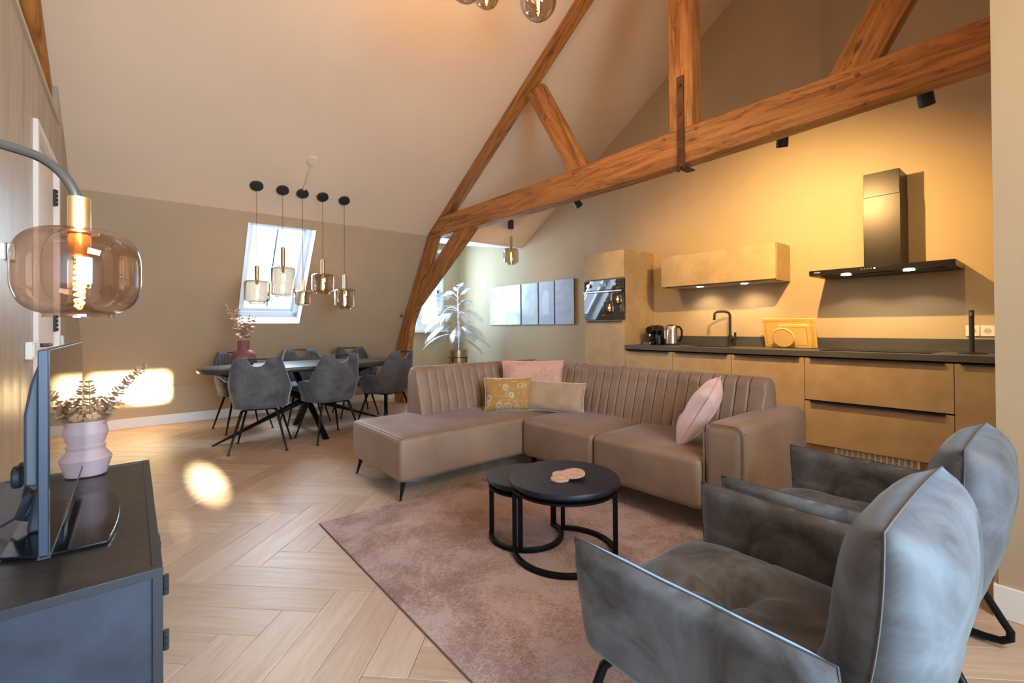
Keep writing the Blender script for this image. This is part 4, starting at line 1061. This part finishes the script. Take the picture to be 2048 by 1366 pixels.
def back(L, ch, endl=True):
    """channelled back of length L along u; returns MB with coords (u, depth, z)"""
    mb = MB(); n = int(L/ch); sub_ = 10; m = n*sub_
    acc = [0]
    for i in range(1, len(BP)): acc.append(acc[-1]+math.dist(BP[i], BP[i-1]))
    def fn(i, j):
        u = L*i/m; f = (i % sub_)/sub_
        g = -.012*(1-min(1, abs(math.sin(PI*f))*2.8)**.6) if 0 < i < m else 0
        k = 1.0
        if j > 17: g = 0
        if j < 1: g *= .2
        a = BP[max(0, j-1)]; b = BP[min(len(BP)-1, j+1)]
        t = Vector((b[0]-a[0], b[1]-a[1])).normalized(); nrm = Vector((-t.y, t.x))
        pu = .0022*abs(math.sin(PI*f))
        return (u, BP[j][0]+nrm.x*(g+pu), BP[j][1]+nrm.y*(g+pu))
    J = len(BP)
    vs = [fn(i, j) for i in range(m+1) for j in range(J)]
    fs = [(i*J+j, (i+1)*J+j, (i+1)*J+j+1, i*J+j+1) for i in range(m) for j in range(J-1)]
    # rounded ends
    for e, sgn in ((0, -1), (m, 1)):
        base = e*J; cd, cz = .15, .45
        prev = [base+j for j in range(J)]
        for k, (s_, o) in enumerate(((.97, .012), (.90, .020))):
            cur = []
            for j in range(J):
                v = vs[base+j]; cur.append(len(vs)); vs.append((v[0]+sgn*o, cd+(v[1]-cd)*s_, cz+(v[2]-cz)*(s_*.5+.5)))
            for j in range(J-1): fs.append((prev[j], prev[j+1], cur[j+1], cur[j]))
            prev = cur
        fs.append(tuple(prev))
    return mb.add(vs, fs)
YB = 2.90
b1 = back(2.145, .0825)
b1.xf(Matrix.Translation((-3.345, YB, 0))).build('backrest', SOFA, sf, smooth=50)
b2 = back(1.36, .085)
# u along +y from y=1.80; depth towards -x from x=-3.30
b2.xf(Matrix.Translation((-3.325, 1.815, 0)) @ Matrix(((0, -1, 0, 0), (1, 0, 0, 0), (0, 0, 1, 0), (0, 0, 0, 1)))).build('backrest', SOFA, sf, smooth=50)
for i, (x, y, sx, sy) in enumerate(((-2.83, 1.39, .02, -.035), (-3.55, 1.39, -.03, -.03), (-3.5, 3.0, -.03, .03), (-2.70, 2.45, 0, -.02), (-1.22, 2.45, .03, -.03), (-1.14, 3.15, .04, .03))):
    lg = MB()
    for q in (-1, 1): lg.tube([(x+q*.018, y, .14), (x+sx, y+sy, .0)], .008, 8, rs=[.011, .006])
    lg.build('leg', BLACK, sf, smooth=True)
MB().tube([(-2.775, 1.345+i*.1, ZS-.004) for i in range(10)], .0025, 5).tube([(-3.58+i*.08, 1.348, ZS-.003) for i in range(11)], .0025, 5).build('piping', bpy.data.materials['piping_dark'], sf, smooth=True)

# ------------------------------------------------------------------ cushions
def cushion_mb(w, h, t, pinch=.055, n=26, wr=.006, seed=0):
    mb = MB()
    def f(u, v, s):
        a = 2*u-1; b = 2*v-1
        x = w/2*a*(1-pinch*(1-b*b)*abs(a)); z = h/2*b*(1-pinch*(1-a*a)*abs(b))
        q = max(0, (1-a**4)*(1-b**4))**.55
        q *= 1-.25*(a*a*b*b)
        d = s*t/2*q+wr*noise.noise(Vector((a*2.2+seed, b*2.2, s*1.3)))*q*2
        return (x, d, z)
    mb.grid(lambda u, v: f(u, v, -1), n, n); mb.grid(lambda u, v: f(u, v, 1), n, n)
    edge = [f(i/n, 0, 0) for i in range(n)]+[f(1, i/n, 0) for i in range(n)]+[f(1-i/n, 1, 0) for i in range(n)]+[f(0, 1-i/n, 0) for i in range(n)]
    return mb, edge
def cushion(name, label, M, w, h, t, m, pm, seed=0, pr=.0035, tagc=True):
    o = thing(name, label, 'cushion', tuple(M.translation))
    mb, ed = cushion_mb(w, h, t, seed=seed)
    mb.xf(M).build('cover', m, o, smooth=70, weld=True, rot=Matrix.Translation(-M.translation) @ M)
    MB().tube([M @ Vector(p) for p in ed], pr, 5, closed=True).build('piping', pm, o, smooth=True)
    return o
def pattern(name, base, c2, c3, kind):
    m, nt, b = newmat(name); L = nt.links
    tc = N(nt, 'ShaderNodeTexCoord'); b.inputs['Roughness'].default_value = .65
    b.inputs['Sheen Weight'].default_value = .5
    nz = N(nt, 'ShaderNodeTexNoise', Scale=9, Detail=4); L.new(tc.outputs['Object'], nz.inputs['Vector'])
    if kind == 'paisley':
        dn = N(nt, 'ShaderNodeTexNoise', Scale=5, Detail=1); L.new(tc.outputs['Object'], dn.inputs['Vector'])
        mixv = N(nt, 'ShaderNodeVectorMath', operation='MULTIPLY_ADD'); mixv.inputs[1].default_value = (.10, .10, .10)
        L.new(dn.outputs['Color'], mixv.inputs[0]); L.new(tc.outputs['Object'], mixv.inputs[2])
        vo = N(nt, 'ShaderNodeTexVoronoi', Scale=12.5, Randomness=.75); L.new(mixv.outputs[0], vo.inputs['Vector'])
        c = ramp(nt, vo.outputs['Distance'], [(.0, c3), (.10, c3), (.14, c2), (.18, base), (.27, base), (.31, c2), (.38, c3), (.42, base), (1, base)])
        vd = N(nt, 'ShaderNodeTexVoronoi', Scale=42); L.new(tc.outputs['Object'], vd.inputs['Vector'])
        c4 = ramp(nt, vd.outputs['Distance'], [(.0, (.8, .8, .8, 1)), (.22, (.5, .5, .5, 1)), (.26, (0, 0, 0, 1))])
        mx = N(nt, 'ShaderNodeMix', data_type='RGBA'); ms = N(nt, 'ShaderNodeMath', operation='MULTIPLY'); ms.inputs[1].default_value = .7
        L.new(c4, ms.inputs[0]); L.new(ms.outputs[0], mx.inputs[0]); L.new(c, mx.inputs[6]); mx.inputs[7].default_value = c2
        L.new(mx.outputs[2], b.inputs['Base Color'])
    elif kind == 'diamond':
        sep = N(nt, 'ShaderNodeSeparateXYZ'); mp = N(nt, 'ShaderNodeMapping'); mp.inputs['Rotation'].default_value = (0, PI/4, math.radians(0)); mp.inputs['Scale'].default_value = (44, 1, 44)
        L.new(tc.outputs['Object'], mp.inputs[0]); L.new(mp.outputs[0], sep.inputs[0])
        w = []
        for a in (0, 2):
            f = N(nt, 'ShaderNodeMath', operation='FRACT'); L.new(sep.outputs[a], f.inputs[0])
            s = N(nt, 'ShaderNodeMath', operation='SUBTRACT'); s.inputs[1].default_value = .5; L.new(f.outputs[0], s.inputs[0])
            ab = N(nt, 'ShaderNodeMath', operation='ABSOLUTE'); L.new(s.outputs[0], ab.inputs[0]); w.append(ab)
        mxm = N(nt, 'ShaderNodeMath', operation='MAXIMUM'); L.new(w[0].outputs[0], mxm.inputs[0]); L.new(w[1].outputs[0], mxm.inputs[1])
        c = ramp(nt, mxm.outputs[0], [(.18, base), (.22, c3), (.30, c3), (.36, base), (.44, c2), (.5, c2)])
        mx = N(nt, 'ShaderNodeMix', data_type='RGBA'); L.new(c, mx.inputs[6]); mx.inputs[7].default_value = base
        r2 = ramp(nt, nz.outputs[0], [(.4, (0, 0, 0, 1)), (.62, (.8, .8, .8, 1))]); L.new(r2, mx.inputs[0])
        L.new(mx.outputs[2], b.inputs['Base Color'])
    else:
        vo = N(nt, 'ShaderNodeTexVoronoi', Scale=58, feature='DISTANCE_TO_EDGE'); L.new(tc.outputs['Object'], vo.inputs['Vector'])
        ln = ramp(nt, vo.outputs['Distance'], [(.02, (1, 1, 1, 1)), (.09, (0, 0, 0, 1))])
        # ornament only in a border and the centre
        sep = N(nt, 'ShaderNodeSeparateXYZ'); L.new(tc.outputs['Object'], sep.inputs[0])
        nm = N(nt, 'ShaderNodeTexNoise', Scale=9, Detail=1); L.new(tc.outputs['Object'], nm.inputs['Vector'])
        mk = ramp(nt, nm.outputs[0], [(.48, (0, 0, 0, 1)), (.56, (1, 1, 1, 1))])
        mu = N(nt, 'ShaderNodeMath', operation='MULTIPLY'); L.new(ln, mu.inputs[0]); L.new(mk, mu.inputs[1])
        mx = N(nt, 'ShaderNodeMix', data_type='RGBA'); L.new(mu.outputs[0], mx.inputs[0]); mx.inputs[6].default_value = base; mx.inputs[7].default_value = c3
        L.new(mx.outputs[2], b.inputs['Base Color'])
    return m
PNK = pattern('pink_ornament_velvet', srgb(204, 158, 142), srgb(190, 140, 124), srgb(176, 124, 104), 'ornament')
PAI = pattern('ochre_paisley', srgb(170, 122, 52), srgb(210, 198, 160), srgb(140, 134, 112), 'paisley')
DIA = pattern('beige_diamond', srgb(164, 132, 104), srgb(150, 122, 96), srgb(204, 184, 146), 'diamond')
PNV = mat('pale_pink_velvet', srgb(212, 176, 168), srgb(226, 196, 190), scale=8, rough=.6, sheen=.6)
PIPE1 = mat('pink_piping', srgb(214, 168, 156), rough=.7)
PIPE2 = mat('cream_piping', srgb(208, 190, 150), rough=.7)
def CM(x, y, z, yaw, pitch, roll=0):
    return Matrix.Translation((x, y, z)) @ Matrix.Rotation(math.radians(yaw), 4, 'Z') @ Matrix.Rotation(math.radians(pitch), 4, 'X') @ Matrix.Rotation(math.radians(roll), 4, 'Y')
cushion('pink_cushion', 'large faded pink cushion with ornamental border in the sofa corner', CM(-3.075, 2.78, .665, 47, -14), .56, .36, .12, PNK, PIPE1, 1)
cushion('paisley_cushion', 'ochre paisley cushion in front of the pink one', CM(-3.03, 2.47, .575, 56, -17), .43, .29, .13, PAI, PIPE2, 2)
cushion('diamond_cushion', 'long beige cushion with diamond pattern, right of the ochre one', CM(-2.745, 2.72, .56, 34, -18, 3), .52, .26, .12, DIA, PIPE2, 3)
cushion('velvet_cushion', 'pale pink velvet cushion leaning on the sofa arm', CM(-1.445, 2.68, .625, -66, -30, 14), .40, .38, .15, PNV, PIPE1, 4)

# ------------------------------------------------------------------ coffee tables
def coffee(name, label, cx, cy, R, zt, rr, gap, legs):
    t = thing(name, label, 'coffee table', (cx, cy, 0), 'round nesting coffee tables')
    MB().lathe([(0, zt-.045), (R-.03, zt-.045), (R-.012, zt-.030), (R, zt-.020), (R, zt-.006), (R-.005, zt), (0, zt)], (cx, cy, 0), 72).build('tabletop', BLWOOD, t, smooth=50)
    a0, a1 = gap
    ring = [(cx+rr*math.cos(a0+(a1-a0)*i/40), cy+rr*math.sin(a0+(a1-a0)*i/40)) for i in range(41)]
    mb = MB(); w, h = .012, .022
    vs = []
    for i in range(41):
        a = a0+(a1-a0)*i/40
        for r_, z in ((rr-w, .010), (rr+w, .010), (rr+w, .010+h), (rr-w, .010+h)): vs.append((cx+r_*math.cos(a), cy+r_*math.sin(a), z))
    fs = [(i*4+k, i*4+(k+1) % 4, (i+1)*4+(k+1) % 4, (i+1)*4+k) for i in range(40) for k in range(4)]+[(3, 2, 1, 0), (160, 161, 162, 163)]
    mb.add(vs, fs).build('foot_ring', BLACK, t, bevel=.002)
    for a in legs:
        M = Matrix.Translation((cx, cy, 0)) @ Matrix.Rotation(a, 4, 'Z')
        MB().box(rr-w, -w, .010, rr+w, w, zt-.045).xf(M).build('leg', BLACK, t, bevel=.002)
    mb = MB()
    vs = []
    for i in range(48):
        a = 2*PI*i/48
        for r_, z in ((rr-w, zt-.055), (rr+w, zt-.055), (rr+w, zt-.045), (rr-w, zt-.045)): vs.append((cx+r_*math.cos(a), cy+r_*math.sin(a), z))
    mb.add(vs, [(i*4+k, i*4+(k+1) % 4, ((i+1) % 48)*4+(k+1) % 4, ((i+1) % 48)*4+k) for i in range(48) for k in range(4)]).build('top_ring', BLACK, t)
    for a in (legs[0], legs[-1]): MB().tube([(cx+rr*math.cos(a), cy+rr*math.sin(a), .009), (cx+rr*math.cos(a), cy+rr*math.sin(a), .0115)], .01, 8).build('foot_pad', BLACKM, t)
    return t
# angles measured in world: camera direction from the table is about atan2(-1.7,1.65) = -46 deg
BCX, BCY, BZ = -1.632, 1.682, .392
D = math.radians
coffee('coffee_table', 'larger round black wooden coffee table with the coasters on it', BCX, BCY, .278, BZ, .252, (D(136), D(-128)), [D(136), D(40), D(-128)])
coffee('side_table', 'smaller round black table tucked under the larger one', -1.895, 1.655, .212, .34, .192, (D(-140), D(85)), [D(-140), D(-50), D(85)])
for i, (x, y, z, r, a) in enumerate(((-1.60, 1.62, BZ, .046, 0), (-1.625, 1.655, BZ+.007, .046, 1), (-1.585, 1.70, BZ+.013, .060, 2))):
    m = MB(); n = 28; vs = []
    for zz, s_ in ((0, .93), (.003, 1), (.009, 1), (.012, .95)):
        for k in range(n):
            an = 2*PI*k/n; q = r*s_*(1+.05*noise.noise(Vector((math.cos(an)*2+i*5, math.sin(an)*2, 0)))+.02*math.sin(9*an))
            vs.append((x+q*math.cos(an), y+q*math.sin(an), z+zz))
    m.add(vs, [(j*n+k, j*n+(k+1) % n, (j+1)*n+(k+1) % n, (j+1)*n+k) for j in range(3) for k in range(n)]+[tuple(range(n-1, -1, -1)), tuple(3*n+k for k in range(n))])
    Rx = Matrix.Translation((x, y, z)) @ Matrix.Rotation([0, .05, .10][i], 4, 'X') @ Matrix.Translation((-x, -y, -z))
    tag(m.xf(Rx).build('coaster', COAST, None, smooth=40, loc=(x, y, z)), ['leftmost pink stone coaster lying flat on the table', 'middle pink stone coaster partly covered', 'uppermost and largest pink stone coaster of the stack'][i], 'coaster', 'pink stone coasters')

# ------------------------------------------------------------------ armchairs
def armchair(label):
    """origin: floor point; faces -x; width along y"""
    t = thing('velvet_armchair', label, 'armchair', (0, 0, 0), 'grey velvet armchairs')
    # arms: slim padded panels with seams all round
    for sy in (-1, 1):
        mb = MB(); n = 22
        def f(u, v, s, sy=sy):
            a = 2*u-1; b = 2*v-1
            x = -.255+.30*a-.012*b; z = .425+.145*b*(1-.02*(1-a*a))-.02*a*(1 if b < 0 else .35)
            q = max(0, (1-abs(a)**9)*(1-abs(b)**6))**.40
            d = s*.042*q+.003*noise.noise(Vector((a*3, b*3, s+sy)))
            return (x, sy*.325+d+sy*.012*b, z)
        mb.grid(lambda u, v: f(u, v, -1), n, n); mb.grid(lambda u, v: f(u, v, 1), n, n)
        a_ = mb.build('armrest', VELV, t, smooth=70, weld=True)
        ed = [f(i/n, 0, 0) for i in range(n)]+[f(1, i/n, 0) for i in range(n)]+[f(1-i/n, 1, 0) for i in range(n)]+[f(0, 1-i/n, 0) for i in range(n)]
        MB().tube(ed, .0022, 5, closed=True).build('seam', SEAMD, a_, smooth=True)
    # seat cushion with crossed seams and a button dimple
    mb = MB(); n = 44
    def g(u, v, s):
        a = 2*u-1; b = 2*v-1
        x = -.265+.335*a*(1-.03*b*b); y = .285*b*(1-.03*a*a)
        q = max(0, (1-abs(a)**5)*(1-abs(b)**6))**.42
        if s > 0:
            dx, dy = x+.30, y
            r = math.hypot(dx, dy)
            z = .315+.115*q+.012*(1-a)*.5-.05*math.exp(-(r/.05)**2)-.022*math.exp(-(r/.14)**2)
            z -= .007*math.exp(-(dy/.008)**2)*math.exp(-(r/.25)**2)*0+.006*math.exp(-((dx+.0)/.008)**2)
            ang = math.atan2(dy, dx)
            z += .010*math.exp(-(r/.16)**2)*math.sin(ang*6)*min(1, r/.06)+.006*noise.noise(Vector((x*9, y*9, 3)))
            z -= .018*max(0, -a-.55)
        else: z = .315-.065*q
        return (x, y, z)
    mb.grid(lambda u, v: g(u, v, 1), n, n); mb.grid(lambda u, v: g(u, v, -1), n, n)
    se = mb.build('seat', VELV, t, smooth=80, weld=True)
    MB().tube([(g(.4478, .06+.88*i/40, 1)[0], g(.4478, .06+.88*i/40, 1)[1], g(.4478, .06+.88*i/40, 1)[2]+.0015) for i in range(41)], .0012, 4).build('stitching', STITCH, se)
    # back cushion: tall, thick, seam around the edge
    mb = MB(); n = 34
    def h(u, v, s):
        a = 2*u-1; b = 2*v-1
        y = .298*a*(1-.05*(1-b*b)-.06*max(0, b)**3*abs(a)); 
        zz = .505+.285*b*(1-.04*(1-a*a))+.02*(1-a*a)*(1 if b > 0 else 0)*b
        q = max(0, (1-abs(a)**4.0)*(1-abs(b)**4.5))**.5
        lean = .205+.055*b-.03*b*b
        th = .092 if s > 0 else .105
        d = s*th*q+.007*noise.noise(Vector((a*2.4, b*2.4, s*2)))*q
        d += -.01*math.exp(-((b+.25)/.03)**2)*(q if s < 0 else 0)
        return (lean-.145+d, y, zz)
    mb.grid(lambda u, v: h(u, v, -1), n, n); mb.grid(lambda u, v: h(u, v, 1), n, n)
    bk = mb.build('backrest', VELV, t, smooth=80, weld=True)
    ed = [h(i/n, 0, 0) for i in range(n)]+[h(1, i/n, 0) for i in range(n)]+[h(1-i/n, 1, 0) for i in range(n)]+[h(0, 1-i/n, 0) for i in range(n)]
    MB().tube(ed, .0022, 5, closed=True).build('seam', SEAMD, bk, smooth=True)
    # sled frame, one bent tube each side
    for sy in (-1, 1):
        y = sy*.30
        pts = [(-.47, y*.85, .285), (-.50, y, .25), (-.565, y+sy*.02, .05), (-.56, y+sy*.02, .022), (-.53, y+sy*.02, .0135), (-.2, y+sy*.02, .0135), (.07, y+sy*.02, .0135), (.11, y+sy*.02, .018), (.132, y+sy*.02, .035), (.132, y+sy*.02, .06), (.115, y+sy*.015, .09), (.05, y, .215), (.0, y*.8, .262)]
        fr = MB().tube(pts, .0125, 10).build('leg_frame', BLACK, t, smooth=True)
        for x in (.04, -.45):
            MB().box(x-.03, y+sy*.02-.011, 0, x+.03, y+sy*.02+.011, .010).build('foot_glide', BLACKM, fr, bevel=.002)
    MB().tube([(-.47, -.26, .28), (-.47, .26, .28)], .011, 8).tube([(.0, -.25, .262), (.0, .25, .262)], .011, 8).build('cross_bar', BLACK, t, smooth=True)
    return t
AX = -.285
c1 = armchair('grey velvet armchair nearest the camera at the bottom right')
c1.location = (AX, 1.252, .008)
c2 = copy_tree(c1); c2['label'] = 'grey velvet armchair behind the near one, next to the sofa arm'; c2.location = (AX+.015, 2.045, .008)

# ------------------------------------------------------------------ TV cabinet and what stands on it
cb = thing('tv_cabinet', 'low black cabinet with metal frame at the lower left', 'cabinet', (-2.08, -.17, 0))
X0, X1, Y0, Y1, ZT_ = -2.705, -1.46, -.41, .058, .55
CABM = mat('black_cabinet_panel', srgb(26, 30, 40), srgb(52, 58, 74), scale=5, rough=.35, detail=6, lo=.3, hi=.75, rough2=.5)
CABF = mat('black_cabinet_frame', srgb(34, 36, 42), rough=.35)
MB().box(X0+.02, Y0+.02, .10, X1-.012, Y1-.012, ZT_-.006).build('carcass', CABM, cb)
TOPM = mat('black_wood_top', srgb(26, 24, 24), srgb(50, 46, 44), scale=3, stretch=(3, 1, 1), rough=.30, detail=7, lo=.3, hi=.7, bump=.35, bscale=12)
MB().box(X0+.016, Y0+.016, ZT_-.008, X1-.016, Y1-.016, ZT_-.003).build('top_panel', TOPM, cb)
fr = MB(); w = .022
for (a0, b0, a1, b1_) in ((X0, Y0, X0+w, Y1), (X1-w, Y0, X1, Y1), (X0+w, Y0, X1-w, Y0+w), (X0+w, Y1-w, X1-w, Y1)):
    fr.box(a0, b0, ZT_-w, a1, b1_, ZT_); fr.box(a0, b0, .08, a1, b1_, .08+w)
for x in (X0, X1-w):
    for y in (Y0, Y1-w): fr.box(x+.0004, y+.0004, 0, x+w-.0004, y+w-.0004, ZT_-w)
fr.build('metal_frame', CABF, cb, bevel=.001)
for i in range(2):
    xa = X0+.024+i*(X1-X0-.048)/2; xb = xa+(X1-X0-.048)/2-.003
    d_ = MB().box(xa, Y1-.010, .105, xb, Y1-.001, ZT_-.026).build('door', CABM, cb, bevel=.001)
    MB().tube([((xb-.03) if i == 0 else (xa+.03), Y1+.012, .30), ((xb-.03) if i == 0 else (xa+.03), Y1+.012, .40)], .006, 8).build('handle', CABF, d_)
for z in (.50, .36, .17):
    h = MB()
    for q in range(3): h.tube([(X1-.010, Y1+.006, z-.024+q*.017), (X1-.010, Y1+.006, z-.009+q*.017)], .0065, 8)
    h.build('hinge', CABF, cb)
for z in (.44,):
    MB().tube([(-2.0, Y1+.001, z), (-2.0, Y1+.012, z)], .007, 8).build('knob', CABF, cb)
# television
tv = thing('television', 'flat black television seen almost edge-on on the low cabinet', 'television', (-1.98, -.16, ZT_))
TVX0, TVX1, TVY, TVZ0, TVZ1 = -2.43, -1.52, -.150, .622, 1.104
MB().box(TVX0, TVY-.020, TVZ0, TVX1, TVY-.002, TVZ1).build('casing', TVPL, tv, bevel=.002)
MB().box(TVX0+.002, TVY-.002, TVZ0+.004, TVX1-.002, TVY, TVZ1-.002).build('screen', SCREEN, tv)
MB().prism([(TVY-.02, TVZ0+.16), (TVY-.046, TVZ0+.165), (TVY-.046, TVZ0+.33), (TVY-.036, TVZ0+.40), (TVY-.02, TVZ0+.455)], 'x', TVX0+.06, TVX1-.025).build('rear_housing', GREYPL, tv, bevel=.006)
bt = MB().box(TVX0, TVY-.021, TVZ0-.004, TVX1, TVY+.001, TVZ0+.004).build('bottom_trim', CABF, tv)
pl_ = []
for i in range(13):
    a = -1+2*i/12; pl_.append((-1.99+.265*a, -.055+.022*(1-a*a)))
pl_ += [(-1.725, -.19), (-1.78, -.27), (-2.2, -.27), (-2.255, -.19)]
MB().prism(pl_, 'z', ZT_+.0005, ZT_+.008).build('stand_plate', mat('black_glass_plate', srgb(14, 17, 24), rough=.14, spec=.5), tv, bevel=.002)
MB().prism([(-.24, ZT_+.008), (-.16, ZT_+.008), (-.165, .66), (-.20, .70), (-.225, .68)], 'x', -2.05, -1.93).build('stand_neck', GREYPL, tv, bevel=.008)
# adaptor and coiled cable behind the television
cbl = thing('coiled_cable', 'grey power plug with a bundled coil of cable hanging behind the television', 'cable', (-2.02, -.27, ZT_))
MB().tube([(-2.06, -.262, .70), (-2.06, -.285, .70)], .034, 20).build('plug', GREYPL, cbl, bevel=.006)
k = MB()
k.tube([(-1.86, -.22, .765), (-1.95, -.25, .76), (-2.04, -.27, .73)], .006, 6)
k.tube([(-1.86, -.222, .75), (-1.94, -.235, .72), (-1.975, -.25, .66), (-1.985, -.25, .63)], .004, 6)
for q in range(5):
    c_ = Vector((-1.99+.004*q, -.255+.005*q, .635-.003*q))
    k.tube([c_+Vector((.018*math.cos(a)*(1+.1*q), .020*math.sin(a)*.7, .042*math.sin(a+q*.2))) for a in [2*PI*i/20 for i in range(20)]], .0035, 5, closed=True)
k.tube([(-1.99, -.26, .60), (-2.02, -.30, .57), (-2.1, -.37, .56), (-2.3, -.41, .56)], .004, 6)
k.build('cord', GREYPL, cbl, smooth=True)
# pink vase and dried eucalyptus
VX, VY = -2.60, -.137
pv_ = thing('pink_vase', 'pale pink angular ceramic vase on the black cabinet', 'vase', (VX, VY, ZT_))
MB().lathe([(r_*.66, z_) for r_, z_ in [(0, 0), (.074, 0), (.080, .004), (.106, .068), (.104, .073), (.072, .105), (.071, .109), (.077, .117), (.077, .121), (.069, .128), (.069, .132), (.088, .170), (.0885, .178), (.080, .203), (.073, .214), (.070, .224), (.066, .224), (.068, .208), (.06, .15), (0, .12)]], (VX, VY, ZT_), 56).build('vase_body', PINKCER, pv_, smooth=28)
branches('dried_eucalyptus', 'dried beige eucalyptus sprigs standing in the pink vase', (VX, VY, ZT_+.19), [(.0, .185, .255, 23), (-.02, -.005, .20, 14), (-.03, .03, .13, 9), (.03, .10, .11, 9), (-.05, .06, .08, 8), (.03, .03, .09, 8), (.05, .01, .06, 7), (.0, .07, .07, 8)], .0235)
